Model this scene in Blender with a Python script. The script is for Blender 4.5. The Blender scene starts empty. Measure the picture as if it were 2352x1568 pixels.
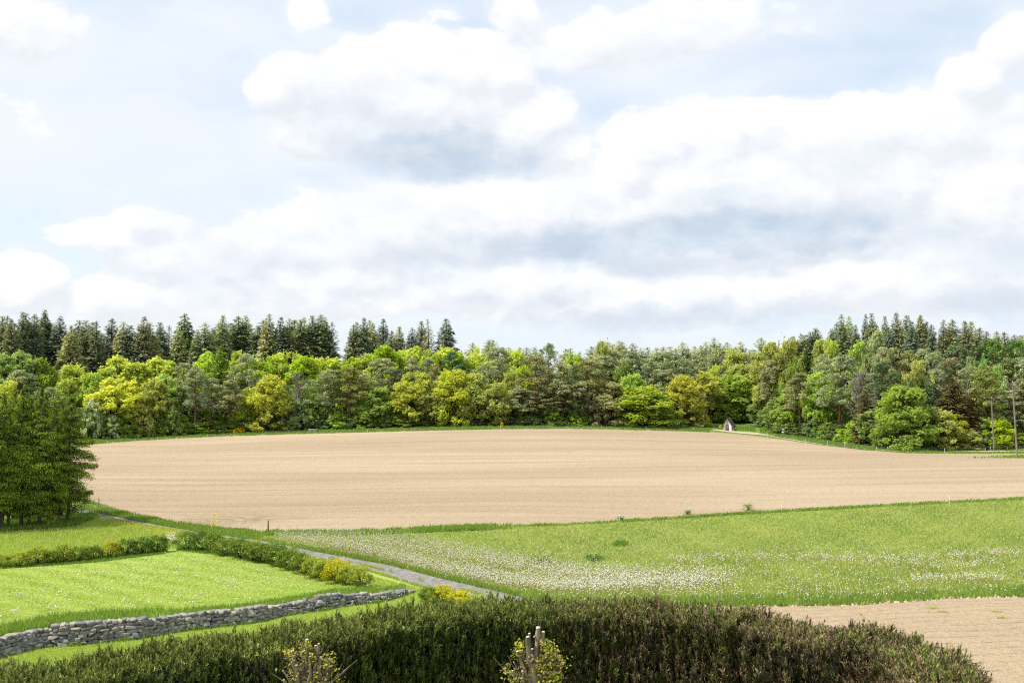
import bpy, math, random
import numpy as np
from mathutils import Vector
R = math.radians
rng = np.random.default_rng(7)
random.seed(7)
sc = bpy.context.scene
COL = sc.collection

# ------------------------------------------------------------------ camera
CZ = 10.0
TH = math.atan(104/2287.0)
cam = bpy.data.cameras.new('camera'); cam.lens = 35.0; cam.sensor_width = 36.0
cam.clip_start = 0.1; cam.clip_end = 8000
camo = bpy.data.objects.new('camera', cam); COL.objects.link(camo)
camo.location = (0, 0, CZ); camo.rotation_euler = (R(90)+TH, 0, 0)
sc.camera = camo

# ------------------------------------------------------------------ light
SUN_AZ = R(101)      # to the left of the viewing direction
SUN_EL = R(56)
sd = Vector((-math.sin(SUN_AZ)*math.cos(SUN_EL), math.cos(SUN_AZ)*math.cos(SUN_EL), math.sin(SUN_EL)))
sl = bpy.data.lights.new('sun', 'SUN'); sl.energy = 5.0; sl.angle = R(0.6); sl.color = (1.0, 0.955, 0.88)
so = bpy.data.objects.new('sun', sl); COL.objects.link(so)
so.rotation_euler = sd.to_track_quat('Z', 'Y').to_euler()
sc.view_settings.view_transform = 'Standard'; sc.view_settings.look = 'None'
sc.view_settings.gamma = 1.0; sc.view_settings.exposure = 0.30
cy = sc.cycles
cy.max_bounces = 7; cy.diffuse_bounces = 4; cy.glossy_bounces = 1; cy.transmission_bounces = 5
cy.transparent_max_bounces = 4; cy.caustics_reflective = False; cy.caustics_refractive = False; cy.use_denoising = False; cy.filter_width = 1.2

# ------------------------------------------------------------------ sky
world = bpy.data.worlds.new('World'); sc.world = world; world.use_nodes = True
WT = world.node_tree; WT.nodes.clear()
class NB:
    def __init__(s, t): s.t = t
    def n(s, typ, **kw):
        x = s.t.nodes.new(typ)
        for k, v in kw.items(): setattr(x, k, v)
        return x
    def put(s, sock, v):
        if isinstance(v, (int, float)): sock.default_value = v
        elif isinstance(v, (tuple, list)): sock.default_value = v
        else: s.t.links.new(v, sock)
    def m(s, op, a, b=0.0, c=0.0, clamp=False):
        x = s.n('ShaderNodeMath', operation=op, use_clamp=clamp)
        s.put(x.inputs[0], a); s.put(x.inputs[1], b); s.put(x.inputs[2], c)
        return x.outputs[0]
    def vm(s, op, a, b=(0, 0, 0)):
        x = s.n('ShaderNodeVectorMath', operation=op)
        s.put(x.inputs[0], a); s.put(x.inputs[1], b)
        return x.outputs['Value'] if op in ('DOT_PRODUCT', 'LENGTH') else x.outputs[0]
    def mr(s, v, a, b, c=0.0, d=1.0, smooth=True):
        x = s.n('ShaderNodeMapRange'); x.interpolation_type = 'SMOOTHSTEP' if smooth else 'LINEAR'
        s.put(x.inputs[0], v)
        for i, q in enumerate((a, b, c, d)): s.put(x.inputs[i+1], q)
        return x.outputs[0]
    def noise(s, vec, scale, detail=5, rough=0.5, dist=0.0, lac=2.0):
        x = s.n('ShaderNodeTexNoise'); s.put(x.inputs['Vector'], vec)
        x.inputs['Scale'].default_value = scale; x.inputs['Detail'].default_value = detail
        x.inputs['Roughness'].default_value = rough; x.inputs['Distortion'].default_value = dist
        x.inputs['Lacunarity'].default_value = lac
        return x.outputs[0]
    def mix(s, f, a, b, blend='MIX'):
        x = s.n('ShaderNodeMix', data_type='RGBA', blend_type=blend)
        s.put(x.inputs[0], f); s.put(x.inputs[6], a); s.put(x.inputs[7], b)
        return x.outputs[2]

def to_dir(dx, dy):
    u = (dx-1176)/2287; v = (784-dy)/2287
    d = Vector((u, math.cos(TH)-v*math.sin(TH), math.sin(TH)+v*math.cos(TH))).normalized()
    return math.atan2(d.x, d.y), math.asin(d.z)

# cloud masses by the direction in which they stand: x, y, half width, half height, strength
CUMULI = [
 (960,235,330,150,1.25),(1000,150,230,95,1.2),(850,190,180,110,1.1),(1110,170,130,85,1.0),(690,210,130,85,1.0),(760,290,190,90,1.0),(1200,300,150,90,1.0),(1270,335,110,50,.8),
 (1640,320,250,110,1.0),(1500,330,160,70,.9),(1880,330,240,110,1.0),(1760,420,420,140,1.2),(2060,400,140,80,.9),(1760,300,300,80,.9),(1430,420,220,75,.8),
 (1250,480,420,90,.9),(960,520,330,110,.9),(700,560,300,85,.8),(420,590,170,60,.6),(1700,540,420,90,1.0),
 (300,690,170,75,1.1),(470,700,170,90,.9),(60,650,95,75,1.1),(700,660,300,85,.8),(1150,660,300,90,.8),(1900,650,330,80,1.0),(1500,690,300,70,.8),
 (2240,180,75,60,1.0),(2330,110,75,70,1.0),(2230,290,170,100,.9),(2300,450,200,130,.9),(2220,620,240,100,.8),
 (710,35,50,48,.7),(1180,30,60,45,.45),(1030,40,70,20,.35),(60,60,110,80,.55),(30,270,70,50,.3),(330,505,60,28,.6),(250,545,130,40,.6),(575,497,25,8,.6),
 (1500,70,320,60,.55),(1350,130,190,40,.35),
]
SHADES = [  # grey-blue undersides
 (1010,352,270,66,1.2),(900,300,210,60,.35),(1150,330,160,50,.4),(700,240,110,60,.18),
 (1720,532,400,66,1.2),(1900,500,200,70,.6),(1320,568,320,66,.95),(1020,600,260,45,.4),(1500,615,230,35,.45),(1750,480,300,60,.35),
 (1560,735,420,34,.5),(950,650,260,30,.32),(1850,595,220,22,.4),(2270,700,160,40,.4),(430,640,200,26,.3),(1130,300,180,26,.25),(2150,560,150,40,.35),(1200,690,260,26,.3),(600,600,250,40,.2),(2320,600,120,50,.35),(1760,625,40,20,.5),(560,690,160,50,.22),
]
HOLES = [(1270,190,130,70,1),(1950,190,220,60,1),(1760,140,180,50,.8),(90,500,150,60,.3),(180,580,90,60,.4),(520,200,110,60,.6),(450,410,170,40,.8),(1400,250,130,40,.7),(2120,80,160,50,.8),(800,30,90,30,.6),(1100,70,120,30,.7),(230,330,160,60,.4)]
VEILS = [(280,330,380,110,1),(200,130,340,90,1),(480,70,200,50,.7),(120,430,220,60,.7),(1600,180,300,60,.5),(2050,260,200,60,.6)]
def blobs(nb, ae, lst, base=-1.0):
    cur = None
    for (x, y, rx, ry, st) in lst:
        a, e = to_dir(x, y)
        q = nb.vm('MULTIPLY', nb.vm('SUBTRACT', ae, (a, e, 0)), (2287/rx, 2287/ry, 0))
        v = nb.m('MULTIPLY_ADD', nb.vm('DOT_PRODUCT', q, q), -st, st)
        cur = v if cur is None else nb.m('SMOOTH_MAX', cur, v, 0.25)
    return nb.m('MAXIMUM', cur, base)

g = bpy.data.node_groups.new('cloud_density', 'ShaderNodeTree')
g.interface.new_socket('Direction', in_out='INPUT', socket_type='NodeSocketVector')
g.interface.new_socket('Density', in_out='OUTPUT', socket_type='NodeSocketFloat')
gb = NB(g); gi = gb.n('NodeGroupInput'); go = gb.n('NodeGroupOutput')
d0 = gi.outputs[0]
sp = gb.n('ShaderNodeSeparateXYZ'); gb.put(sp.inputs[0], d0)
az = gb.m('ARCTAN2', sp.outputs[0], sp.outputs[1]); el = gb.m('ARCSINE', sp.outputs[2])
cx = gb.n('ShaderNodeCombineXYZ'); gb.put(cx.inputs[0], az); gb.put(cx.inputs[1], el)
ae = cx.outputs[0]
bl = blobs(gb, ae, CUMULI)
st3 = gb.vm('MULTIPLY', d0, (1, 1, 1.5))
n1 = gb.noise(st3, 9, 4, .5); n2 = gb.noise(st3, 26, 8, .62)
vor = gb.n('ShaderNodeTexVoronoi'); vor.feature = 'SMOOTH_F1'
nb_w = gb.vm('ADD', st3, gb.vm('MULTIPLY', gb.n('ShaderNodeTexNoise').outputs[1], (0, 0, 0)))
wn = gb.n('ShaderNodeTexNoise'); gb.put(wn.inputs['Vector'], st3); wn.inputs['Scale'].default_value = 30; wn.inputs['Detail'].default_value = 5
gb.put(vor.inputs['Vector'], gb.vm('ADD', st3, gb.vm('MULTIPLY', wn.outputs[1], (.035, .035, .035))))
vor.inputs['Scale'].default_value = 30; vor.inputs['Smoothness'].default_value = .6
vo = vor.outputs['Distance']
gen = gb.m('MULTIPLY_ADD', gb.noise(gb.vm('MULTIPLY', d0, (1, 1, 2.2)), 2.3, 5, .55), 2.6, -1.45)   # clouds in the rest of the sky
away = gb.mr(gb.m('ABSOLUTE', az), .56, .75); up = gb.mr(el, .42, .6)
out = gb.m('MAXIMUM', away, up)
body = gb.m('ADD', gb.m('MULTIPLY', bl, gb.m('SUBTRACT', 1.0, out)), gb.m('MULTIPLY', gen, out))
den = gb.m('ADD', body, gb.m('MULTIPLY_ADD', n1, 1.1, -.55))
den = gb.m('ADD', den, gb.m('MULTIPLY_ADD', n2, 1.25, -.62))
den = gb.m('ADD', den, gb.m('MULTIPLY_ADD', vo, -.5, .2))
gb.put(go.inputs[0], den)

wb = NB(WT)
tc = wb.n('ShaderNodeTexCoord'); D = tc.outputs['Generated']
def dens(off=None):
    x = wb.n('ShaderNodeGroup'); x.node_tree = g
    wb.put(x.inputs[0], D if off is None else wb.vm('ADD', D, off)); return x.outputs[0]
den0 = dens(); den1 = dens((-.009, 0, .018))
sp = wb.n('ShaderNodeSeparateXYZ'); wb.put(sp.inputs[0], D)
waz = wb.m('ARCTAN2', sp.outputs[0], sp.outputs[1]); wel = wb.m('ARCSINE', sp.outputs[2])
cx = wb.n('ShaderNodeCombineXYZ')
nw = wb.noise(D, 11, 6, .6); nw2 = wb.noise(wb.vm('ADD', D, (3, 1, 2)), 11, 6, .6)
wb.put(cx.inputs[0], wb.m('ADD', waz, wb.m('MULTIPLY_ADD', nw, .12, -.06))); wb.put(cx.inputs[1], wb.m('ADD', wel, wb.m('MULTIPLY_ADD', nw2, .07, -.035)))
shade = wb.mr(blobs(wb, cx.outputs[0], SHADES), -.15, .95)
cover = wb.mr(den0, -.08, .26)
soft = wb.mr(den0, -.9, .45)                       # thin cloud round each mass
emb = wb.m('MULTIPLY', wb.m('SUBTRACT', den0, den1), 1.25)
lit = wb.m('ADD', .5, emb, clamp=True)
sky = wb.n('ShaderNodeTexSky'); sky.sky_type = 'NISHITA'; sky.sun_disc = False
sky.sun_elevation = SUN_EL; sky.sun_rotation = -SUN_AZ; sky.air_density = 1.0; sky.dust_density = 1.2; sky.altitude = 450
veiln = wb.noise(wb.vm('MULTIPLY', D, (1, 1, 3.2)), 3.2, 7, .58, .6)
hole = wb.mr(blobs(wb, cx.outputs[0], HOLES), -.5, .9)
veil = wb.m('MULTIPLY', wb.mr(veiln, .34, .68, .66, .97), wb.m('MULTIPLY_ADD', hole, -.38, 1.0))
c = wb.mix(veil, wb.mix(.55, wb.mix(1.0, sky.outputs[0], (2.6, 2.3, 2.0, 1), 'MULTIPLY'), (5.3, 6.7, 8.4, 1)), (7.3, 7.95, 8.7, 1))
hz = wb.m('MULTIPLY', wb.mr(blobs(wb, cx.outputs[0], VEILS), -.7, .9), wb.mr(veiln, .3, .6, .45, .9))
c = wb.mix(hz, c, (8.0, 8.35, 8.95, 1))
c = wb.mix(wb.m('MULTIPLY', soft, wb.m('MULTIPLY_ADD', hole, -.35, .5)), c, (8.3, 8.6, 9.0, 1))
cl = wb.mix(lit, (7.5, 7.8, 8.3, 1), (9.3, 9.35, 9.5, 1))
tone = wb.mr(wb.noise(wb.vm('MULTIPLY', D, (1, 1, 2)), 5.5, 6, .6), .42, .66)
cl = wb.mix(wb.m('MULTIPLY', tone, .45), cl, (7.3, 7.75, 8.4, 1))
c = wb.mix(cover, c, cl)
c = wb.mix(wb.m('MULTIPLY', shade, wb.mr(wb.noise(wb.vm('MULTIPLY', D, (1, 1, 2.2)), 14, 7, .62), .3, .65, .5, .95)), c, wb.mix(lit, (4.9, 5.9, 7.1, 1), (5.8, 6.8, 7.8, 1)))
bg = wb.n('ShaderNodeBackground'); wb.put(bg.inputs[0], c); bg.inputs[1].default_value = 0.0925
wo = wb.n('ShaderNodeOutputWorld'); wb.put(wo.inputs[0], bg.outputs[0])
world.cycles.sampling_method = 'MANUAL'; world.cycles.sample_map_resolution = 512

# ------------------------------------------------------------------ helpers: projection and terrain
def px(Dx, Dy, Y):
    v = (784-Dy)/2287; f = math.cos(TH)-v*math.sin(TH)
    return ((Dx-1176)/2287/f*Y, Y, CZ+(math.sin(TH)+v*math.cos(TH))/f*Y)
CTRL = [(0,1510,33),(230,1472,36),(450,1440,39),(700,1408,43),(900,1375,46),
 (0,1300,61),(380,1268,66),(600,1270,64),(840,1345,52),(0,1400,45),(500,1330,55),
 (0,1215,88),(160,1198,92),(190,1172,100),(230,1160,106),(600,1245,74),(850,1300,60),(1180,1370,45),
 (486,1211,88),(400,1222,86),
 (1000,1213,83),(1500,1190,92),(2000,1160,97),(2352,1143,102),(1300,1280,60),(1800,1260,62),(2300,1260,62),
 (1500,1375,40),(1900,1385,38.5),(2352,1370,39.5),(2352,1568,26),
 (1200,982,235),(1200,1080,140),(1200,1030,180),(1200,1150,103),(215,1018,215),(215,1080,145),(600,997,235),(600,1080,142),
 (1670,990,238),(1600,1060,150),(1850,1018,205),(2085,1039,180),(2352,1041,172),(2337,1050,153),(2283,1034,190),(2100,1100,122),(0,1020,205),(0,1120,118)]
pts = [px(*c_) for c_ in CTRL]
pts += [(x, 18, 2.0) for x in (-14, 0, 14)] + [(x, 2, 2.2) for x in (-20, 0, 20)] + [(-60, 20, 1.4), (-70, 55, -.4), (60, 20, 2.6), (75, 45, 2.2), (0, -60, 2.5), (-60, -60, 2), (60, -60, 3),
 (-120, 150, -2.3), (-150, 220, -1.5), (150, 100, -.6), (170, 200, -1.2), (-90, 95, -2.2),
 (-160, 320, 4), (-80, 320, 3.2), (0, 290, 2), (60, 300, 2.2), (120, 300, 4.2), (190, 300, 4.5), (0, 400, 4), (-220, 400, 6), (220, 400, 6), (120, 250, 0.0), (95, 235, -.4)]
pts = np.array(pts); CXY = pts[:, :2]/100.0; CZs = pts[:, 2]
def phi(r2): return np.where(r2 > 1e-12, .5*r2*np.log(np.maximum(r2, 1e-12)), 0)
_n = len(CXY); K = phi(((CXY[:, None]-CXY[None])**2).sum(-1)) + np.eye(_n)*2e-4
Pm = np.c_[np.ones(_n), CXY]
A = np.block([[K, Pm], [Pm.T, np.zeros((3, 3))]]); W = np.linalg.solve(A, np.r_[CZs, 0, 0, 0])
def H(x, y):
    x = np.asarray(x, float); y = np.asarray(y, float); sh = np.broadcast(x, y).shape
    q = np.c_[np.broadcast_to(x, sh).ravel(), np.broadcast_to(y, sh).ravel()]/100.0
    res = np.empty(len(q))
    for i in range(0, len(q), 20000):
        b = q[i:i+20000]
        res[i:i+20000] = phi(((b[:, None]-CXY[None])**2).sum(-1)) @ W[:_n] + W[_n] + b @ W[_n+1:]
    r = np.hypot(q[:, 0], q[:, 1]-1.2)*100
    t = np.clip((r-230)/250, 0, 1); t = t*t*(3-2*t)
    return (np.clip(res, -6, 12)*(1-t) + 5.0*t).reshape(sh)
# table: forward distance of the ground for a direction
TT = np.linspace(-.80, .80, 201)
YY = np.exp(np.linspace(math.log(7), math.log(420), 500))
TX, TYY = np.meshgrid(TT, YY, indexing='ij')
SS = np.maximum.accumulate((H(TX*TYY, TYY)-CZ)/TYY, axis=1) + np.arange(len(YY))*1e-9
def G(Dx, Dy):
    """ground points seen in the given directions -> (N,3)"""
    Dx = np.atleast_1d(np.asarray(Dx, float)); Dy = np.atleast_1d(np.asarray(Dy, float))
    Dx, Dy = np.broadcast_arrays(Dx, Dy)
    v = (784-Dy)/2287; f = math.cos(TH)-v*math.sin(TH)
    t = (Dx-1176)/2287/f; s = (math.sin(TH)+v*math.cos(TH))/f
    ci = np.clip((t-TT[0])/(TT[1]-TT[0]), 0, len(TT)-1.001); i0 = ci.astype(int); fr = ci-i0
    Y = np.empty(len(t))
    for i in np.unique(i0):
        k = i0 == i
        a = np.interp(s[k], SS[i], YY); b = np.interp(s[k], SS[i+1], YY)
        Y[k] = a*(1-fr[k])+b*fr[k]
    X = t*Y
    return np.c_[X, Y, H(X, Y)]
def g1(Dx, Dy): return G(Dx, Dy)[0]
def interp(lst, x):
    a = np.array(lst, float); return np.interp(x, a[:, 0], a[:, 1])
def in_poly(x, y, P):
    P = np.array(P, float); ins = np.zeros(len(x), bool); n = len(P)
    for i in range(n):
        x1, y1 = P[i]; x2, y2 = P[(i+1) % n]
        if y1 == y2: continue
        c_ = (y1 > y) != (y2 > y)
        ins ^= c_ & (x < (x2-x1)*(y-y1)/(y2-y1)+x1)
    return ins

# ------------------------------------------------------------------ helpers: objects
def tag(o, label=None, cat=None, group=None, kind=None):
    if label: o['label'] = label
    if cat: o['category'] = cat
    if group: o['group'] = group
    if kind: o['kind'] = kind
    return o
def empty(name, loc=(0, 0, 0), rz=0):
    o = bpy.data.objects.new(name, None); COL.objects.link(o); o.location = loc; o.rotation_euler = (0, 0, rz)
    o.empty_display_size = .3
    return o
class MB:
    def __init__(s): s.V = []; s.F = []; s.T = []; s.n = 0
    def add(s, V, F, tint=.5):
        V = np.asarray(V, float).reshape(-1, 3); F = np.asarray(F, int)
        if len(F) == 0: return s
        s.V.append(V); s.F.append(F+s.n); s.n += len(V)
        s.T.append(np.broadcast_to(np.asarray(tint, float), (len(F),)).copy()); return s
    def quads(s, c, u, v, tint=.5):
        c = np.asarray(c, float); n = len(c)
        V = np.stack([c-u-v, c+u-v, c+u+v, c-u+v], 1).reshape(-1, 3)
        return s.add(V, np.arange(4*n).reshape(n, 4), tint)
    def leaves(s, c, u, v, tint=.5):     # pointed leaf: diamond
        c = np.asarray(c, float); n = len(c); u = np.asarray(u, float); v = np.asarray(v, float)
        V = np.stack([c-v, c+u-v*.1, c+v, c-u-v*.1], 1).reshape(-1, 3)
        return s.add(V, np.arange(4*n).reshape(n, 4), tint)
    def blades(s, b, w, h, tint=.5):     # b base, w half-width vec, h tip vec
        b = np.asarray(b, float); n = len(b)
        V = np.stack([b-w, b+w, b+h], 1).reshape(-1, 3)
        return s.add(V, np.arange(3*n).reshape(n, 3), tint)
    def tube(s, P, r, k=6, tint=.5, cap=False):
        P = np.asarray(P, float); m = len(P); r = np.broadcast_to(np.asarray(r, float), (m,))
        V = []
        for i in range(m):
            t = P[min(i+1, m-1)]-P[max(i-1, 0)]; t = t/(np.linalg.norm(t)+1e-9)
            a = np.array([0, 0, 1.]) if abs(t[2]) < .9 else np.array([1., 0, 0])
            x = np.cross(t, a); x /= np.linalg.norm(x); y = np.cross(t, x)
            for j in range(k):
                an = 2*math.pi*j/k; V.append(P[i]+r[i]*(math.cos(an)*x+math.sin(an)*y))
        F = [(i*k+j, i*k+(j+1) % k, (i+1)*k+(j+1) % k, (i+1)*k+j) for i in range(m-1) for j in range(k)]
        s.add(V, F, tint)
        if cap:
            V2 = V[-k:]+[P[-1]+(P[-1]-P[-2])/np.linalg.norm(P[-1]-P[-2])*r[-1]*.05]
            s.add(V2, [(j, (j+1) % k, k) for j in range(k)], tint)
        return s
    def box(s, x0, x1, y0, y1, z0, z1, tint=.5):
        V = [(x, y, z) for z in (z0, z1) for y in (y0, y1) for x in (x0, x1)]
        return s.add(V, [(0, 2, 3, 1), (4, 5, 7, 6), (0, 1, 5, 4), (2, 6, 7, 3), (0, 4, 6, 2), (1, 3, 7, 5)], tint)
    def mesh(s, name, mat, smooth=False):
        me = bpy.data.meshes.new(name)
        V = np.concatenate(s.V); cnt = np.concatenate([np.full(len(f), f.shape[1]) for f in s.F])
        idx = np.concatenate([f.ravel() for f in s.F]); T = np.concatenate(s.T)
        me.vertices.add(len(V)); me.vertices.foreach_set('co', V.astype(np.float32).ravel())
        me.loops.add(len(idx)); me.loops.foreach_set('vertex_index', idx.astype(np.int32))
        me.polygons.add(len(cnt))
        st = np.zeros(len(cnt), np.int32); st[1:] = np.cumsum(cnt)[:-1]
        me.polygons.foreach_set('loop_start', st); me.polygons.foreach_set('loop_total', cnt.astype(np.int32))
        if smooth: me.polygons.foreach_set('use_smooth', np.ones(len(cnt), bool))
        a = me.attributes.new('tint', 'FLOAT', 'FACE'); a.data.foreach_set('value', T.astype(np.float32))
        me.update(calc_edges=True); me.materials.append(mat)
        return me
    def build(s, name, mat, parent=None, smooth=False, loc=None):
        o = bpy.data.objects.new(name, s.mesh(name, mat, smooth)); COL.objects.link(o)
        if parent is not None: o.parent = parent
        if loc is not None: o.location = loc
        return o
def copy_tree(o, parent=None):
    c_ = o.copy(); COL.objects.link(c_); c_.parent = parent
    for ch in [x for x in KIDS.get(o.name, [])]: copy_tree(ch, c_)
    return c_
KIDS = {}
def kid(p, c_): KIDS.setdefault(p.name, []).append(c_); return c_
ONES = ['', 'first', 'second', 'third', 'fourth', 'fifth', 'sixth', 'seventh', 'eighth', 'ninth', 'tenth', 'eleventh', 'twelfth', 'thirteenth', 'fourteenth', 'fifteenth', 'sixteenth', 'seventeenth', 'eighteenth', 'nineteenth']
def ordn(n):
    if n < 20: return ONES[n]
    t = {2: 'twent', 3: 'thirt', 4: 'fort', 5: 'fift', 6: 'sixt', 7: 'sevent', 8: 'eight', 9: 'ninet'}[n//10]
    return t+'ieth' if n % 10 == 0 else t+'y-'+ONES[n % 10]

def locate(xs, marks, above=False):
    xs = [float(x) for x in xs]; cell = {}
    for i, x in enumerate(xs):
        L = min(marks, key=lambda m: abs(m[0]-x)); cell.setdefault((L, x >= L[0]), []).append(i)
    out = [None]*len(xs)
    for (L, rt), ids in cell.items():
        ids.sort(key=lambda i: abs(xs[i]-L[0]))
        for n_, i in enumerate(ids):
            sd_ = 'right' if rt else 'left'
            out[i] = ('above the %s, %s to its %s' % (L[1], ordn(n_+1), sd_)) if above else ('%s %s of the %s' % (ordn(n_+1), sd_, L[1]))
    return out
# ------------------------------------------------------------------ materials
def newmat(name):
    m_ = bpy.data.materials.new(name); m_.use_nodes = True; m_.node_tree.nodes.clear(); return m_, NB(m_.node_tree)
def out_(b, sh, disp=None):
    o = b.n('ShaderNodeOutputMaterial'); b.put(o.inputs[0], sh)
def bsdf(b, col, rough=.9, normal=None, spec=.15):
    p = b.n('ShaderNodeBsdfPrincipled'); b.put(p.inputs['Base Color'], col); p.inputs['Roughness'].default_value = rough
    p.inputs['Specular IOR Level'].default_value = spec
    if normal is not None: b.put(p.inputs['Normal'], normal)
    return p.outputs[0]
def bump(b, h, strength=.5, dist=.1):
    x = b.n('ShaderNodeBump'); x.inputs['Strength'].default_value = strength; x.inputs['Distance'].default_value = dist
    b.put(x.inputs['Height'], h); return x.outputs[0]
def attr(b, name='tint'):
    x = b.n('ShaderNodeAttribute'); x.attribute_name = name; return x.outputs['Fac']
def leafmat(name, c1=None, c2=None, trans=.38, use_obj=False, tmul=1.25, lo=.55, hi=1.35):
    m_, b = newmat(name); t = attr(b)
    if use_obj:
        oi = b.n('ShaderNodeObjectInfo'); col = oi.outputs['Color']
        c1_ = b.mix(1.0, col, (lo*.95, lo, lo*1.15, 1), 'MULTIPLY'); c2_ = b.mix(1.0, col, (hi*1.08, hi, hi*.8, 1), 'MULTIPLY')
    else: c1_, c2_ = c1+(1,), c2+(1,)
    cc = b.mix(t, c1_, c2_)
    di = b.n('ShaderNodeBsdfDiffuse'); b.put(di.inputs[0], cc)
    tr = b.n('ShaderNodeBsdfTranslucent'); b.put(tr.inputs[0], b.mix(1.0, cc, (tmul*1.05, tmul, tmul*.6, 1), 'MULTIPLY'))
    mx = b.n('ShaderNodeMixShader'); mx.inputs[0].default_value = trans
    b.put(mx.inputs[1], di.outputs[0]); b.put(mx.inputs[2], tr.outputs[0]); out_(b, mx.outputs[0]); return m_
def woodmat(name, c1, c2, scale=6, bs=.6):
    m_, b = newmat(name); t_ = b.n('ShaderNodeTexCoord').outputs['Object']
    n_ = b.noise(b.vm('MULTIPLY', t_, (1, 1, .25)), scale, 6, .65)
    col = b.mix(b.mr(n_, .3, .7), c1+(1,), c2+(1,)); out_(b, bsdf(b, col, .9, bump(b, n_, bs, .05))); return m_
def plain(name, c1, c2=None, scale=3, rough=.85, bs=.3, dist=.02):
    m_, b = newmat(name); t_ = b.n('ShaderNodeTexCoord').outputs['Object']
    n_ = b.noise(t_, scale, 6, .6); c2 = c2 or tuple(x*.8 for x in c1)
    out_(b, bsdf(b, b.mix(b.mr(n_, .3, .7), c1+(1,), c2+(1,)), rough, bump(b, n_, bs, dist))); return m_

M_LEAF = leafmat('foliage', use_obj=True, trans=.48, tmul=1.4)
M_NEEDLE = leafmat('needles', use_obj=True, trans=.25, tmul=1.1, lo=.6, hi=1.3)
M_BARK = woodmat('bark_grey', (.10, .085, .07), (.045, .038, .03))
M_PINEB = woodmat('bark_pine', (.24, .13, .085), (.09, .06, .05), 3)
M_BIRCH = woodmat('bark_birch', (.55, .53, .48), (.12, .11, .1), 2)
M_DEAD = woodmat('bark_dead', (.34, .30, .26), (.16, .13, .11))

def grassmat(name, c1, c2, c3, sc1=.35, sc2=3.0, stripes=False):
    m_, b = newmat(name); P = b.n('ShaderNodeNewGeometry').outputs['Position']
    a_ = b.noise(P, sc1, 5, .6); f_ = b.noise(P, sc2, 6, .7)
    col = b.mix(b.mr(a_, .35, .65), c1+(1,), c2+(1,)); col = b.mix(b.mr(f_, .42, .7, 0, .75), col, c3+(1,))
    if stripes:   # mown lanes lie the grass over in turn
        w = b.n('ShaderNodeTexWave'); w.wave_type = 'BANDS'; w.bands_direction = 'X'
        mp = b.n('ShaderNodeMapping'); mp.inputs['Rotation'].default_value = (0, 0, R(-62)); b.put(mp.inputs[0], P)
        b.put(w.inputs[0], mp.outputs[0]); w.inputs['Scale'].default_value = .17; w.inputs['Distortion'].default_value = 2.5; w.inputs['Detail'].default_value = 3; w.inputs['Detail Scale'].default_value = .5
        gx_ = b.n('ShaderNodeSeparateXYZ'); b.put(gx_.inputs[0], P)
        fade = b.mr(b.m('ADD', gx_.outputs[0], b.m('MULTIPLY', a_, 14)), -14, 2, .30, .05)
        col = b.mix(b.m('MULTIPLY', b.mr(w.outputs[1], .3, .8), fade), col, (.38, .48, .20, 1))
    out_(b, bsdf(b, col, .95, bump(b, f_, .7, .08), .05)); return m_
M_MEADOW = grassmat('meadow_grass', (.20, .255, .055), (.27, .29, .08), (.12, .175, .035))
M_LAWN = grassmat('mown_lawn', (.24, .33, .05), (.30, .37, .085), (.20, .28, .045), .25, 5, True)
M_GROUND = grassmat('rough_ground', (.13, .20, .035), (.19, .25, .05), (.07, .12, .025))
M_WILD = grassmat('wild_grass', (.24, .34, .06), (.30, .37, .08), (.17, .25, .045))
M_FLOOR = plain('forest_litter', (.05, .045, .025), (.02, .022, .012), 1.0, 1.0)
M_BLADE = leafmat('grass_blades', (.19, .27, .065), (.42, .48, .145), trans=.45)
M_LAWNB = leafmat('lawn_blades', (.26, .36, .055), (.43, .51, .13), trans=.4)
M_RANK = leafmat('rank_grass', (.10, .20, .04), (.30, .42, .08), trans=.4)

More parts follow.
